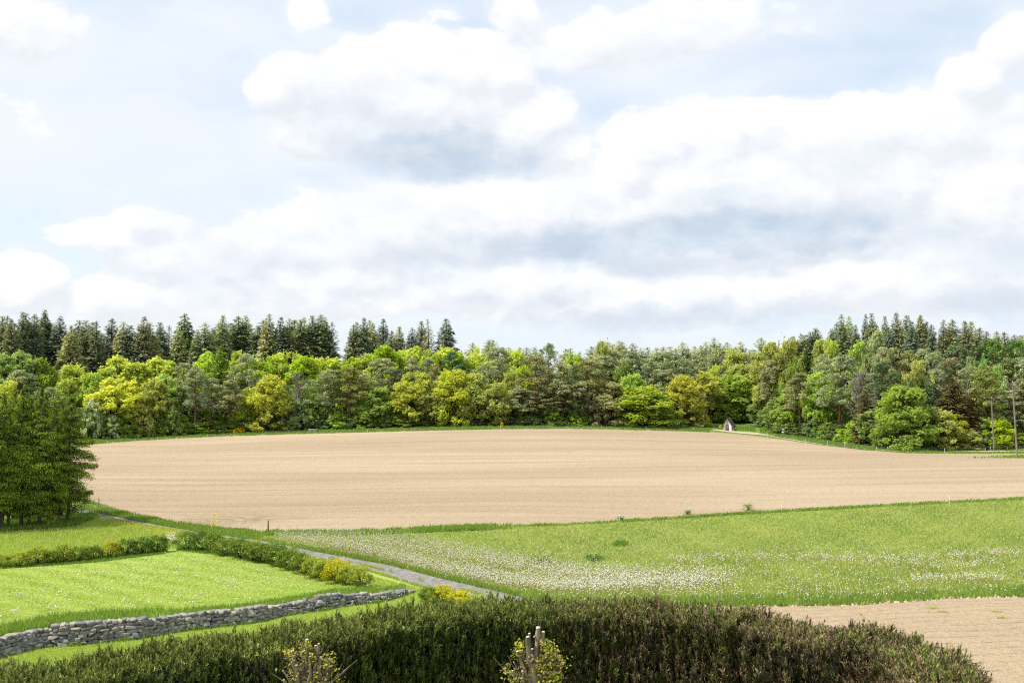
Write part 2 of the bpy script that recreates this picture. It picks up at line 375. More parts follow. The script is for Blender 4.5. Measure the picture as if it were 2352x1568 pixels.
def soilmat(name, near):
    m_, b = newmat(name); P = b.n('ShaderNodeNewGeometry').outputs['Position']
    big = b.noise(b.vm('MULTIPLY', P, (.35, 1, 1)), .035, 4, .5)
    band = b.noise(b.vm('MULTIPLY', P, (.03, .55, 1)), .5, 5, .6)
    rot = b.n('ShaderNodeMapping'); b.put(rot.inputs[0], P); rot.inputs['Rotation'].default_value = (0, 0, R(7 if not near else -12))
    rows = b.noise(b.vm('MULTIPLY', rot.outputs[0], (.5, 2.6, 1)), 1.0 if not near else 1.8, 4, .7)
    fine = b.noise(P, 5.5, 7, .72)
    fine2 = b.noise(b.vm('MULTIPLY', P, (.6, 1, 1)), 1.3, 6, .7)
    vo_ = b.n('ShaderNodeTexVoronoi'); b.put(vo_.inputs['Vector'], b.vm('MULTIPLY', P, (.7, 1, 1))); vo_.inputs['Scale'].default_value = 4.5 if near else 2.2
    # tyre tread marks: dashes along long rows
    wv = b.n('ShaderNodeTexWave'); wv.bands_direction = 'Y'; b.put(wv.inputs[0], rot.outputs[0])
    wv.inputs['Scale'].default_value = .065 if not near else .4; wv.inputs['Distortion'].default_value = 2.2 if not near else 7.0; wv.inputs['Detail'].default_value = 3; wv.inputs['Detail Scale'].default_value = .15 if not near else .5
    line = b.mr(wv.outputs[1], .88, .99)
    dash = b.m('MULTIPLY', line, b.mr(b.noise(b.vm('MULTIPLY', rot.outputs[0], (2.0, 1.1, 1) if not near else (.9, 3.0, 1)), 1.2 if not near else 2.2, 5, .75, 0 if not near else 1.0), .47, .66))
    c_ = b.mix(b.mr(big, .38, .62), (.425, .335, .228, 1), (.36, .28, .188, 1))
    c_ = b.mix(b.mr(band, .42, .66, 0, .5), c_, (.285, .215, .145, 1))
    c_ = b.mix(b.mr(rows, .5, .72, 0, .24), c_, (.22, .16, .10, 1))
    c_ = b.mix(b.mr(fine, .55, .8, 0, .6), c_, (.58, .46, .34, 1))
    c_ = b.mix(b.m('MULTIPLY', dash, .22 if near else .2), c_, (.22, .16, .10, 1))
    if not near:
        dp = b.vm('MULTIPLY', b.vm('SUBTRACT', P, tuple(g1(525, 1193))), (1/9.0, 1/5.0, 0)); dl = b.vm('LENGTH', dp)
        damp = b.m('MULTIPLY', b.mr(b.m('ADD', dl, b.m('MULTIPLY', fine2, 1.0)), .7, 1.7, 1, 0), b.mr(fine2, .4, .6))
        c_ = b.mix(b.m('MULTIPLY', damp, .8), c_, (.20, .155, .085, 1))
    hgt = b.m('ADD', b.m('MULTIPLY', fine, 1.0), b.m('MULTIPLY', fine2, 1.0))
    hgt = b.m('ADD', hgt, b.m('MULTIPLY', rows, .8)); hgt = b.m('SUBTRACT', hgt, b.m('MULTIPLY', dash, .25))
    hgt = b.m('SUBTRACT', hgt, b.m('MULTIPLY', vo_.outputs[0], .5))
    if near: c_ = b.mix(1.0, c_, (1.2, 1.19, 1.17, 1), 'MULTIPLY')
    out_(b, bsdf(b, c_, 1.0, bump(b, hgt, 1.0 if near else .8, .13 if near else .2), 0)); return m_
# soil
M_SOIL = soilmat('dry_harrowed_soil', False); M_SOIL2 = soilmat('dry_cloddy_soil', True)
M_TRACK = plain('asphalt_track', (.27, .25, .235), (.12, .115, .11), 3.2, .95, .6, .04)
M_SAND = plain('sandy_path', (.50, .42, .31), (.33, .28, .2), .7, 1, .4, .05)

# ------------------------------------------------------------------ ground
def grid_mesh(name, X, Y, Z, mat, kind='structure', tintv=.5):
    n, m_ = X.shape; V = np.stack([X, Y, Z], -1).reshape(-1, 3)
    i, j = np.meshgrid(np.arange(n-1), np.arange(m_-1), indexing='ij'); a = (i*m_+j).ravel()
    b = MB().add(V, np.stack([a, a+m_, a+m_+1, a+1], 1), tintv); o = b.build(name, mat, smooth=True)
    tag(o, kind=kind); return o
ang = np.r_[np.arange(-180, -42, 6), np.arange(-42, 42, .4), np.arange(42, 180.1, 6)]
rad = np.r_[.5, np.exp(np.linspace(math.log(3), math.log(420), 240)), np.exp(np.linspace(math.log(450), math.log(6000), 20))]
AA, RR = np.meshgrid(np.radians(ang), rad, indexing='ij'); gx, gy = RR*np.sin(AA), RR*np.cos(AA)
go_ = grid_mesh('ground', gx, gy, H(gx, gy)-.035, M_GROUND)
def sheet(name, xs, yfar, ynear, mat, lift=.0, rows=60, dnear=None, dfar=None):
    """terrain-following sheet between two edge lines given by the directions in which they lie"""
    xs = np.asarray(xs, float); n = len(xs)
    def edge(e):
        if callable(e): return e(xs)
        P = G(xs, interp(e, xs)); return P
    Pf = edge(yfar); Pn = edge(ynear)
    t = np.linspace(0, 1, rows)[None, :]
    ra = np.hypot(Pn[:, 0], Pn[:, 1]); rb = np.hypot(Pf[:, 0], Pf[:, 1])
    rr = np.exp(np.log(ra)[:, None]*(1-t)+np.log(rb)[:, None]*t)
    an = np.arctan2(Pn[:, 0], Pn[:, 1])[:, None]*(1-t)+np.arctan2(Pf[:, 0], Pf[:, 1])[:, None]*t
    X, Y = rr*np.sin(an), rr*np.cos(an)
    return grid_mesh(name, X, Y, H(X, Y)+lift, mat)
FIELD_NEAR = [(-300,1108),(0,1125),(120,1138),(200,1151),(250,1166),(300,1180),(400,1200),(500,1212),(600,1221),(800,1222),(900,1218),(1000,1213),(1176,1206),(1300,1203),(1500,1191),(1700,1178),(2000,1161),(2352,1143),(2850,1125)]
FIELD_FAR = [(-300,1040),(0,1026),(215,1019),(300,1012),(400,1006),(500,1001),(600,998),(720,994.5),(850,991),(1000,987),(1176,984),(1300,983.5),(1450,986),(1600,990),(1700,997),(1800,1010),(1900,1024),(1990,1034),(2085,1040),(2200,1041),(2352,1041),(2850,1043)]
TR_R = [(100,1152),(190,1170),(300,1194),(380,1209),(450,1221),(520,1231),(620,1245),(700,1262),(800,1280),(900,1299),(1000,1325),(1100,1348),(1200,1372),(1400,1425)]
TR_L = [(100,1158),(190,1179),(260,1195),(330,1209),(400,1219),(450,1229),(560,1248),(640,1264),(700,1277),(780,1292),(850,1310),(900,1325),(960,1344),(1000,1355),(1080,1372),(1200,1405),(1400,1470)]
MEADOW_NEAR = [(100,1152.2),(190,1170.4),(300,1194.4),(380,1209.4),(450,1221.4),(520,1231.4),(600,1243),(700,1264),(800,1282),(900,1301),(1000,1327),(1100,1350),(1200,1374),(1300,1392),(1500,1392),(1764,1391),(1900,1389),(2000,1386),(2100,1379),(2200,1373),(2352,1369),(2850,1360)]
WALLTOP = [(-300,1500),(0,1475),(123,1445),(235,1438),(405,1427),(588,1404),(793,1374),(941,1357),(1000,1352)]
sheet('ploughed_field', np.arange(-260, 2801, 20), FIELD_FAR, FIELD_NEAR, M_SOIL, .02, 110)
sheet('meadow', np.arange(180, 2801, 20), FIELD_NEAR, MEADOW_NEAR, M_MEADOW, 0, 70)
sheet('lower_field', np.arange(1250, 2801, 20), MEADOW_NEAR, [(-100,1800),(3000,1800)], M_SOIL2, .02, 110)
sheet('lawn', np.arange(-300, 1001, 20), [(-300,1345),(0,1303),(100,1300),(300,1284),(390,1268),(420,1262),(480,1268),(560,1282),(640,1300),(720,1318),(800,1336),(850,1344),(900,1349),(960,1350.5),(1000,1351.5)], WALLTOP, M_LAWN, .0, 50)
sheet('lawn_strip', np.arange(-300, 1281, 20), [(-300,1500),(0,1475),(123,1445),(235,1438),(405,1427),(588,1404),(793,1374),(941,1358),(1000,1354.5),(1080,1372.5),(1200,1405.5),(1280,1430)], [(-300,1800),(1400,1800)], M_LAWN, 0, 50)
sheet('grass_verge', np.arange(400, 1001, 12), [(400,1219.5),(450,1229.5),(560,1248.5),(640,1264.5),(700,1277.5),(780,1292.5),(850,1310.5),(900,1325.5),(960,1344.5),(1000,1351)], [(400,1265.6),(420,1261.6),(480,1267.6),(560,1281.6),(640,1299.6),(720,1317.6),(800,1335.6),(850,1343.6),(900,1348.6),(960,1350.1),(1000,1351.4)], M_LAWN, .0, 30)
sheet('wild_grass', np.arange(-300, 401, 20), [(-300,1160),(0,1180),(150,1182),(200,1184),(260,1195.5),(330,1209.5),(400,1219.5)], [(-300,1344.5),(0,1302.5),(100,1299.5),(300,1283.5),(390,1269.5),(400,1266)], M_WILD, 0, 40)
sheet('farm_track', np.arange(100, 1401, 12), TR_R, TR_L, M_TRACK, .03, 12)
sheet('sandy_path', np.arange(1636, 2101, 8), [(1636,984.5),(1660,987),(1700,991),(1760,995),(1830,1007.5),(1900,1019),(1990,1030.5),(2100,1037)], [(1636,987),(1660,990.5),(1700,995),(1760,1000),(1830,1012.5),(1900,1022.5),(1990,1033),(2100,1038)], M_SAND, .035, 6)
sheet('gravel_road', np.arange(2180, 2801, 20), [(2180,1035),(2850,1034)], [(2180,1036),(2250,1037.5),(2850,1037.5)], M_SAND, .035, 6)
sheet('bare_soil_patch', np.arange(232, 302, 5), [(232,1415),(260,1409),(280,1408.5),(302,1411)], [(232,1416),(260,1417),(280,1416),(302,1412)], M_SAND, .03, 6)
TREELINE = [(-300,1022),(0,1015),(230,1009),(350,1003),(465,997),(600,990),(720,987),(1000,979),(1176,977),(1400,977),(1560,981),(1590,974),(1640,971),(1745,972),(1780,994),(1850,1003),(1950,1018),(2050,1031),(2150,1033),(2352,1031),(2850,1033)]
fl_x = np.arange(-300, 2801, 20.)
def floor_far(xs):
    P = G(xs, interp(TREELINE, xs)); s = (np.hypot(P[:, 0], P[:, 1])+170)/np.hypot(P[:, 0], P[:, 1]); return np.c_[P[:, 0]*s, P[:, 1]*s, P[:, 2]]
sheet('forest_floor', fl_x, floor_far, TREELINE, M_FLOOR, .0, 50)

# ------------------------------------------------------------------ tree builders (reference size, base at the origin)
def rvec(n):
    v = rng.normal(size=(n, 3)); return v/np.linalg.norm(v, axis=1, keepdims=True)
def scatter_leaves(mb, c, nrm, size, asp=.55, tint=.5, jit=.8, shape='leaf'):
    """leaf faces at c whose normal leans towards nrm"""
    n = len(c); nn = nrm+rng.normal(size=(n, 3))*jit; nn /= np.linalg.norm(nn, axis=1, keepdims=True)
    a = rvec(n); u = np.cross(nn, a); u /= np.linalg.norm(u, axis=1, keepdims=True)+1e-9; v = np.cross(nn, u)
    s = size*(.6+.8*rng.random((n, 1)))
    (mb.leaves if shape == 'leaf' else mb.quads)(c, u*s*asp, v*s, tint)
def clump(mb, ctr, rad, n, size, tint0=.5, up=.5, asp=.6, squash=.7, spread=.25):
    d = rvec(n); d[:, 2] += .35; d /= np.linalg.norm(d, axis=1, keepdims=True)
    r = rad*(.55+.5*rng.random((n, 1))**.6)
    c = np.asarray(ctr)+d*r*np.array([1, 1, squash])
    scatter_leaves(mb, c, d+np.array([0, 0, up]), size, asp, np.clip(tint0+rng.normal(size=n)*spread, 0, 1))
def broad(h, w, z0, n_cl, per, leaf, shape='round', trunk=True, seed=0, lean=0.0, open_=0.0):
    """deciduous crown: limbs from a trunk, leaf clumps at their ends"""
    cr, tr = MB(), MB()
    top = h; zc0 = z0*h; ch = top-zc0
    tr.tube([(0, 0, -1), (.1, 0, h*.25), (lean*.5, .1, h*.5), (lean, 0, h*.8)], [h*.018, h*.014, h*.010, h*.004], 7)
    lobes = []
    for i in range(15):
        t = (i+.5)/15; a = i*2.4+seed*1.3
        if shape == 'round': prof = math.sqrt(max(0, 1-(2*t-.9)**2/1.25))
        elif shape == 'dome': prof = math.sqrt(max(0.02, 1-t**2.2))
        else: prof = .35+.65*math.sin(math.pi*min(1, t*1.05))**.7
        lr = w*(.19+.10*rng.random())*(1 if t < .8 else .75)
        rr = max(0, w/2*prof*(.9+.25*rng.random())-lr*.8)
        lobes.append((math.cos(a)*rr+lean*t, math.sin(a)*rr, zc0+ch*min(.97, t+.06*rng.normal())-lr*.45*(t > .5), lr))
    for i in range(n_cl):
        lx, ly, lz, lr = lobes[rng.integers(15)]; d_ = rvec(1)[0]; d_[2] = d_[2]*.8+.25
        out_d = np.array([lx, ly, 0]); out_d /= np.linalg.norm(out_d)+1e-6; d_ = d_+out_d*.45; d_ /= np.linalg.norm(d_)
        q_ = lr*(.65+.45*rng.random()**.7); p = np.array([lx, ly, lz])+d_*q_*np.array([1, 1, .95]); p[2] = max(p[2], zc0*.5+.3); t = min(1, max(0, (p[2]-zc0)/ch)); z = p[2]; rr = math.hypot(p[0], p[1])
        cl_r = (w*.085)*(.6+.9*rng.random())*(1-.35*t if shape == 'cone' else 1)
        clump(cr, p, cl_r, per, leaf, np.clip(.5+rng.normal()*.16, .1, .9))
        if i % 3 == 0:
            zb = max(h*.12, z-rr*.9-ch*.08); st = np.array([lean*.3, 0, min(zb, h*.7)])
            mid = (st+p)/2+rng.normal(size=3)*.25
            tr.tube([st, mid, p], [h*.006, h*.004, .02], 4)
    # sprays that break the outline
    for i in range(int(n_cl*.55)):
        t = .3+.7*rng.random(); a = rng.random()*2*math.pi
        prof = math.sqrt(max(0, 1-(2*t-.9)**2/1.25)) if shape in ('round', 'dome') else (1-t)**.75+.12
        lx, ly, lz, lr = lobes[rng.integers(15)]; t = min(1, max(0, (lz-zc0)/ch)); b = np.array([lx+math.cos(a)*lr*.7, ly+math.sin(a)*lr*.7, lz+lr*.6*rng.random()])
        dr = np.array([math.cos(a)*.7, math.sin(a)*.7, .35+.7*t]); dr /= np.linalg.norm(dr)
        k = 9; s = np.linspace(.1, 1, k)[:, None]*(w*.15*(.4+rng.random()))
        scatter_leaves(cr, b+dr*s+rng.normal(size=(k, 3))*.12, np.tile([0, 0, 1.], (k, 1)), leaf*.9, .6, .6)
    return cr, tr
def pine(h, w, z0, n_cl, per, seed=0, pointy=False, lean=0.0):
    cr, tr = MB(), MB()
    tr.tube([(0, 0, -1), (lean*.1, .05, h*.3), (lean*.5, -.1, h*.6), (lean, 0, h*.93)], [h*.016, h*.013, h*.010, h*.004], 7)
    for i in range(n_cl):
        t = rng.random(); z = h*(z0+(1-z0)*t*.97)
        prof = ((1-t)**.9*1.05+.03) if pointy else (.55+.6*math.sin(math.pi*min(1, .25+t*.72)))*(1 if t < .8 else (1-t)*3.2+.35)
        a = rng.random()*2*math.pi; rr = w/2*prof*(.3+.7*rng.random()**.6)*(.8+.35*math.sin(a*2+seed))
        p = np.array([math.cos(a)*rr+lean*z/h, math.sin(a)*rr, z])
        tr_ = w*.10*(.7+.6*rng.random())*((1.15-.8*t) if pointy else 1)
        clump(cr, p, tr_, per, .22, np.clip(.45+rng.normal()*.2, .05, .95), up=.9, asp=.35, squash=.55, spread=.3)
        if i % 2 == 0:
            st = np.array([lean*z/h*.9, 0, z-rr*.35]); mid = (st+p)/2+np.array([0, 0, -.15]); tr.tube([st, mid, p], [h*.005, h*.0035, .015], 4)
    for i in range(9):    # dead stubs below the crown
        a = rng.random()*6.28; z = h*(z0*.45+z0*.5*rng.random()); L = w*.12*(1+rng.random()*1.5)
        tr.tube([(lean*z/h, 0, z), (math.cos(a)*L, math.sin(a)*L, z+L*.15)], [h*.003, .012], 3)
    return cr, tr
def spruce(h, w, z0=.12, dens=1.0, leaf=.36, droop=.35, ragged=.25, seed=0, thin_top=.12):
    cr, tr = MB(), MB()
    tr.tube([(0, 0, -1), (0, 0, h*.5), (0, 0, h*.985)], [h*.0145, h*.009, .03], 7)
    z = h*z0
    while z < h*.985:
        t = (z/h-z0)/(1-z0); L0 = w/2*((1-t)**.74)*(1.0 if t > .08 else .7+.3*t/.08)+.16
        nb = max(4, int((4+8*(1-t))*dens)) if t < .9 else 5; a0 = rng.random()*6.28
        for j in range(nb):
            a = a0+6.283*j/nb+rng.normal()*.22; L = L0*(1-ragged+2*ragged*rng.random())
            k = max(2, int(L/(leaf*.55)*1.7*dens*(1 if t < .88 else .7)))
            s = np.sqrt((np.arange(k)+rng.random(k))/k)[:, None]*L
            dz = -droop*(s/L)*L*.55*(1-.6*t)+.10*L*(s/L)**3 + (t**2)*.5*s
            dirv = np.array([math.cos(a), math.sin(a), 0]); side = np.array([-math.sin(a), math.cos(a), 0])
            off = rng.normal(size=(k, 1))*s*.20
            c = dirv*s+side*off+np.array([0, 0, z])+np.c_[np.zeros(k), np.zeros(k), (dz[:, 0]+rng.normal(size=k)*.07)]
            sg = np.sign(off+1e-6); v = dirv*.75+side*sg*.55+np.array([0, 0, -.35])+rng.normal(size=(k, 3))*.18
            v /= np.linalg.norm(v, axis=1, keepdims=True)
            u = np.cross(v, np.array([0, 0, 1.])+rng.normal(size=(k, 3))*.5); u /= np.linalg.norm(u, axis=1, keepdims=True)+1e-9
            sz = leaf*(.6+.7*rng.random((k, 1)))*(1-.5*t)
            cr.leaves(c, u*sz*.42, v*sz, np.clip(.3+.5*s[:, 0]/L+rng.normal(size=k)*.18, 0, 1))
            if j % 3 == 0: tr.tube([(0, 0, z), tuple(dirv*L*.85+np.array([0, 0, z-droop*L*.4*(1-.6*t)]))], [.05*(1-t)+.015, .01], 3)
        z += (.34+.42*(1-t))/max(.8, dens)*(1.15 if t > .86 else 1)
    for q in range(5): cr.leaves([(0, 0, h*(.965+.008*q))], [(.05+.03*(4-q), .02, .02)], [(.02, .04, .18)], .5)
    return cr, tr
def bare(h, w, z0=.25, n=70, conifer=False, brown=0):
    cr, tr = MB(), MB()
    tr.tube([(0, 0, -.5), (.1, 0, h*.5), (0, 0, h)], [h*.016, h*.010, .02], 6)
    cr.tube([(0, 0, h*z0*.5), (.1, 0, h*.5), (0, 0, h)], [h*.006, h*.005, .015], 4)
    for i in range(n):
        t = z0+(1-z0)*rng.random(); a = rng.random()*6.28; z = h*t*.97
        L = w/2*((1-t)/(1-z0)*.9+.15)*(.6+.5*rng.random()) if conifer else w/2*(.35+.65*math.sin(math.pi*min(1, .2+.75*(t-z0)/(1-z0))))*(.6+.5*rng.random())
        e = np.array([math.cos(a)*L, math.sin(a)*L, z+(L*(-.1 if conifer else .9))*(.7+.4*rng.random())]); st = np.array([0, 0, max(h*.1, z-L*.1)])
        mid = (st+e)/2+np.array([0, 0, L*(.12 if not conifer else -.06)]); cr.tube([st, mid, e], [.07, .045, .015], 4)
        for q in range(5):
            f = .35+.6*rng.random(); b_ = st*(1-f)**2+2*mid*f*(1-f)+e*f*f if False else (st+(mid-st)*f*2 if f < .5 else mid+(e-mid)*(2*f-1)); d_ = rvec(1)[0]*L*.3; d_[2] = abs(d_[2])*(1 if not conifer else -.2)
            cr.tube([b_, b_+d_+(e-st)*.12], [.03, .008], 3, rng.random())
    return cr, tr

VAR = {}
def proto(kind, fn, n, *a, **k):
    VAR[kind] = []
    for i in range(n):
        k2 = dict(k); 
        if 'seed' in fn.__code__.co_varnames: k2['seed'] = i*1.7+.3
        cr, tr = fn(*a, **k2); VAR[kind].append((cr, tr))
SPEC = {  # kind: (name, crown material, bark material, part name)
 'spruce': ('spruce_tree', M_NEEDLE, M_BARK), 'spruce_thin': ('spruce_tree', M_NEEDLE, M_BARK), 'fir': ('fir_tree', M_NEEDLE, M_BARK),
 'pine': ('pine_tree', M_NEEDLE, M_PINEB), 'pine_top': ('pine_tree', M_NEEDLE, M_PINEB),
 'round': ('broadleaf_tree', M_LEAF, M_BARK), 'dome': ('broadleaf_tree', M_LEAF, M_BARK), 'tall': ('broadleaf_tree', M_LEAF, M_BARK),
 'birch': ('birch_tree', M_LEAF, M_BIRCH), 'bush': ('bush', M_LEAF, M_BARK), 'larch': ('larch_tree', M_NEEDLE, M_BARK),
 'open': ('young_tree', M_LEAF, M_BARK), 'bare': ('bare_tree', M_DEAD, M_DEAD), 'deadspruce': ('dead_spruce', M_DEAD, M_DEAD), 'cypress': ('cypress', M_NEEDLE, M_BARK), 'broom': ('broom_bush', M_LEAF, M_BARK)}
REF = {}
def P(kind, n, fn, h, w, *a, **k):
    REF[kind] = (h, w); VAR[kind] = []
    nm, mc, mt = SPEC[kind]
    for i in range(n):
        k2 = dict(k)
        if 'seed' in fn.__code__.co_varnames[:fn.__code__.co_argcount]: k2['seed'] = i*1.7+.3
        cr, tr = fn(h, w, *a, **k2)
        VAR[kind].append((cr.mesh('crown' if kind not in ('bush', 'broom') else 'foliage', mc), tr.mesh('trunk' if kind not in ('bush', 'broom') else 'stems', mt)))
P('spruce', 4, spruce, 26, 7.6, .10, 1.35, .56)
P('spruce_thin', 3, spruce, 24, 5.0, .12, 1.0, .5, .45, .4)
P('fir', 2, spruce, 13, 6.5, .04, 1.35, .42, .5, .3)
P('larch', 2, spruce, 17, 6, .15, 1.2, .40, .1, .4)
P('pine', 5, pine, 17, 8.5, .40, 90, 85)
P('pine_top', 5, spruce, 18, 6.6, .12, 1.35, .44, -.15, .55)
P('round', 5, broad, 13, 9, .10, 260, 48, .26, 'round')
P('dome', 3, broad, 14, 10, .06, 310, 48, .25, 'dome')
P('tall', 4, broad, 15, 7.5, .25, 240, 46, .26, 'egg')
P('birch', 2, broad, 14, 6.0, .28, 170, 28, .26, 'egg')
P('open', 3, broad, 9, 5.5, .22, 120, 36, .23, 'round')
P('bush', 5, broad, 5, 5.0, .0, 100, 42, .20, 'dome')
P('broom', 2, broad, 2, 2.4, .0, 26, 26, .10, 'dome')
P('cypress', 1, broad, 7, 2.3, .10, 70, 60, .16, 'egg')
P('bare', 3, bare, 13, 7.0)
P('deadspruce', 2, bare, 12, 5.5, .15, 90, True)

def place(kind, x, y, z, h, w, col, label, cat='tree', group=None, var=None, name=None, depth=None):
    nm = name or SPEC[kind][0]
    o = empty(nm, (x, y, z), rng.random()*6.28); o.rotation_euler[0] = rng.normal()*.018; o.rotation_euler[1] = rng.normal()*.018
    hr, wr = REF[kind]; sz = h/hr; sx = w/wr; o.scale = (sx, sx, sz)
    vs = VAR[kind]; cr, tr = vs[var if var is not None else rng.integers(len(vs))]
    c1 = bpy.data.objects.new(cr.name.split('.')[0], cr); COL.objects.link(c1); c1.parent = o
    c2 = bpy.data.objects.new(tr.name.split('.')[0], tr); COL.objects.link(c2); c2.parent = o
    if kind in ('bare', 'deadspruce'): c1.name = 'twigs'
    if col is not None and SPEC[kind][1] is M_LEAF and kind != 'broom':
        r_, g_, b_ = col; r_ = min(max(r_, .70*g_), .93*g_+.01); m_ = (r_+g_)/2; col = (r_*.92+m_*.08, g_*.92+m_*.08, b_+.025)
    if col is not None: c1.color = tuple(col)+(1,)
    tag(o, label, cat, group); return o

# ------------------------------------------------------------------ the forest
LIME = (.52, .63, .12); LIME2 = (.38, .53, .11); YEL = (.48, .54, .09); YELG = (.43, .50, .15); OCHRE = (.42, .47, .13)
GREEN = (.26, .37, .11); BLUEG = (.24, .36, .18); DARKG = (.14, .23, .07); PINE = (.42, .43, .26); PINE2 = (.35, .385, .235); SPR = (.25, .285, .17); SPR2 = (.38, .41, .24); SPR3 = (.19, .25, .19)
OLIVE = (.38, .38, .20); BROWNC = (.2, .14, .08); PALE = (.38, .48, .24); FRESH = (.33, .48, .15)
NAMED = {(.45, .52, .06), LIME, LIME2, YEL, YELG, OCHRE, GREEN, BLUEG, DARKG, PINE, PINE2, SPR, SPR2, SPR3, OLIVE, BROWNC, PALE, FRESH}
def ybase(Dx):
    p_ = g1(Dx, float(interp(TREELINE, Dx))); return p_[1]
def fz(k, zx, zy): return 588*k+zx/4.0, 673.7+zy/4.0
def stand(kind, k, zx, ztop, hw, dY, col, label, cat='tree', group=None, var=None, name=None, base=None, wscale=1.0):
    Dx, Dt = fz(k, zx, ztop); Dx = min(max(Dx, -30), 2400)
    if base is not None:
        _, Db = fz(k, zx, base); y = g1(Dx, Db)[1]
    else: y = ybase(Dx)+dY
    p_ = px(Dx, Dt, y); x = p_[0]; z = float(H(x, y))-.05
    h = p_[2]-z; w = 2*hw/4.0/2287*y*wscale*(1.0 if 'birch' in label or kind in ('bush', 'cypress', 'open', 'deadspruce') else 1.22)
    if tuple(col) not in NAMED: col = tuple(c_*(2.3 if 'pine' in label else 1.7) for c_ in col)
    if 'pine' in label: col = (col[0]*.95, col[1]*1.05, col[2])
    jc = np.clip(np.array(col)*(1+np.clip(rng.normal(), -1.5, 1.5)*.05)*(1+np.clip(rng.normal(size=3), -1.5, 1.5)*.02), 0, 1)
    return place(kind, x, y, z, h, w, jc, label, cat, group, var, name)

G_SK1 = 'spruces along the left skyline'; G_SK2 = 'pines along the low middle skyline'; G_SK3 = 'spruces along the right skyline'
left_sky = [(0,20,205),(0,80,200),(0,130,225),(0,165,270),(0,195,165),(0,240,175),(0,310,180),(0,345,260),(0,395,140),(0,430,180),(0,470,270),(0,545,200),(0,600,330),(0,655,290),(0,715,240),(0,760,330),(0,800,245),(0,845,260),(0,885,250),(0,930,370),(0,1020,225),(0,1075,370),(0,1150,255),(0,1190,290),(0,1295,210),(0,1370,260),(0,1460,260),(0,1555,290),(0,1630,300),(0,1720,180),(0,1800,340),(0,1885,265),(0,1945,310),(0,2000,265),(0,2050,190),(0,2130,265),(0,2205,200),(0,2280,195),
 (1,30,290),(1,80,240),(1,130,180),(1,205,210),(1,270,300),(1,325,225),(1,350,240),(1,415,235),(1,470,215),(1,510,200),(1,600,190),(1,635,235),(1,700,260),
 (1,890,280),(1,930,260),(1,975,220),(1,1030,240),(1,1080,270),(1,1185,230),(1,1240,340),(1,1295,295),(1,1420,310),(1,1525,250),(1,1620,230),(1,1750,225)]
LOC1 = locate([588*a+b_/4 for a, b_, _ in left_sky], [(0, 'left picture edge'), (110, 'near spruce group'), (274, 'yellow flowering maple'), (440, 'first tall front pine'), (527, 'twisted front pine'), (623, 'rounded yellow maple'), (758, 'red stemmed front pine'), (865, 'bluish green tree'), (948, 'first yellow oak')], True)
for i, (k, zx, zt) in enumerate(left_sky):
    thin = (k, zx) in ((1, 700), (0, 1555), (0, 885), (1, 1620)); hw = 120+60*rng.random()
    if zt > 300: hw = 110
    if k == 1 and zx > 800: hw = 120
    D_ = 588*k+zx/4
    c_ = [SPR, SPR2, SPR3][(i*7) % 3] if D_ > 160 else [SPR, SPR3][i % 2]
    look = {0: 'dark green', 1: 'olive green', 2: 'blue dark'}[[SPR, SPR2, SPR3].index(c_)]
    lab = '%s skyline spruce %s' % (look, LOC1[i])
    if (k, zx) == (1, 700): lab = 'thin sparse spruce just left of the gap in the left skyline'
    if (k, zx) == (1, 1750): lab = 'last broad dark spruce at the right end of the left skyline'; hw = 150
    if (k, zx) == (0, 1720): lab = 'tallest green spruce standing clear of the left skyline, bright layered boughs'; c_ = (.07, .11, .03)
    if (k, zx) == (1, 890): lab = 'first spruce to the right of the gap in the left skyline'
    if (k, zx) == (0, 20): lab = 'spruce cut by the left picture edge on the skyline'
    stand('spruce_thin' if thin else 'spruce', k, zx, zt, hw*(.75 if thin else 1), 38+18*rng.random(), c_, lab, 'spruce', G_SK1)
# second row of spruces that closes the wood behind
mid_sky = [(1,1975,450,'fir'),(1,2120,420,0),(1,2180,420,0),(1,2300,490,0),(2,50,490,0),(2,145,490,0),(2,215,490,0),(2,335,455,'pine'),(2,485,505,0),(2,535,500,0),(2,620,530,0),(2,730,480,0),(2,805,460,0),(2,880,440,0),(2,925,460,0),(2,980,425,0),(2,1025,435,0),(2,1110,455,0),(2,1180,490,0),(2,1235,490,0),(2,1330,495,0),(2,1385,485,0),(2,1435,485,0),(2,1500,500,0),(2,1565,440,0),(2,1620,500,0),(2,1670,480,0),(2,1735,470,0),(2,1790,435,0),(2,1870,400,0),(2,1915,450,0),(2,1970,445,0),(2,2040,490,0),(2,2105,440,0),(2,2190,510,0),(2,2290,400,0),(3,55,470,0),(3,110,490,0)]
LOC2 = locate([588*a[0]+a[1]/4 for a in mid_sky], [(1043, 'tallest yellow oak'), (1130, 'last yellow oak'), (1260, 'umbrella crowned pine'), (1351, 'widest central pine'), (1453, 'bright lime sycamore'), (1570, 'olive yellow lime tree'), (1621, 'weeping birch'), (1686, 'chapel'), (1799, 'round road sign')], True)
for i, (k, zx, zt, kd) in enumerate(mid_sky):
    kk = 'pine' if kd == 'pine' else 'pine_top'
    lab = 'grey green skyline pine %s' % LOC2[i]
    if kd == 'pine': lab = 'umbrella crowned pine with bare stem rising above the low middle skyline'
    if (k, zx) == (2, 1870): lab = 'ragged pine top highest of the middle skyline left of the chapel'
    stand(kk, k, zx, zt, 130 if kd != 'pine' else 95, 32+14*rng.random(), [PINE, PINE2][i % 2], lab, 'pine', G_SK2)
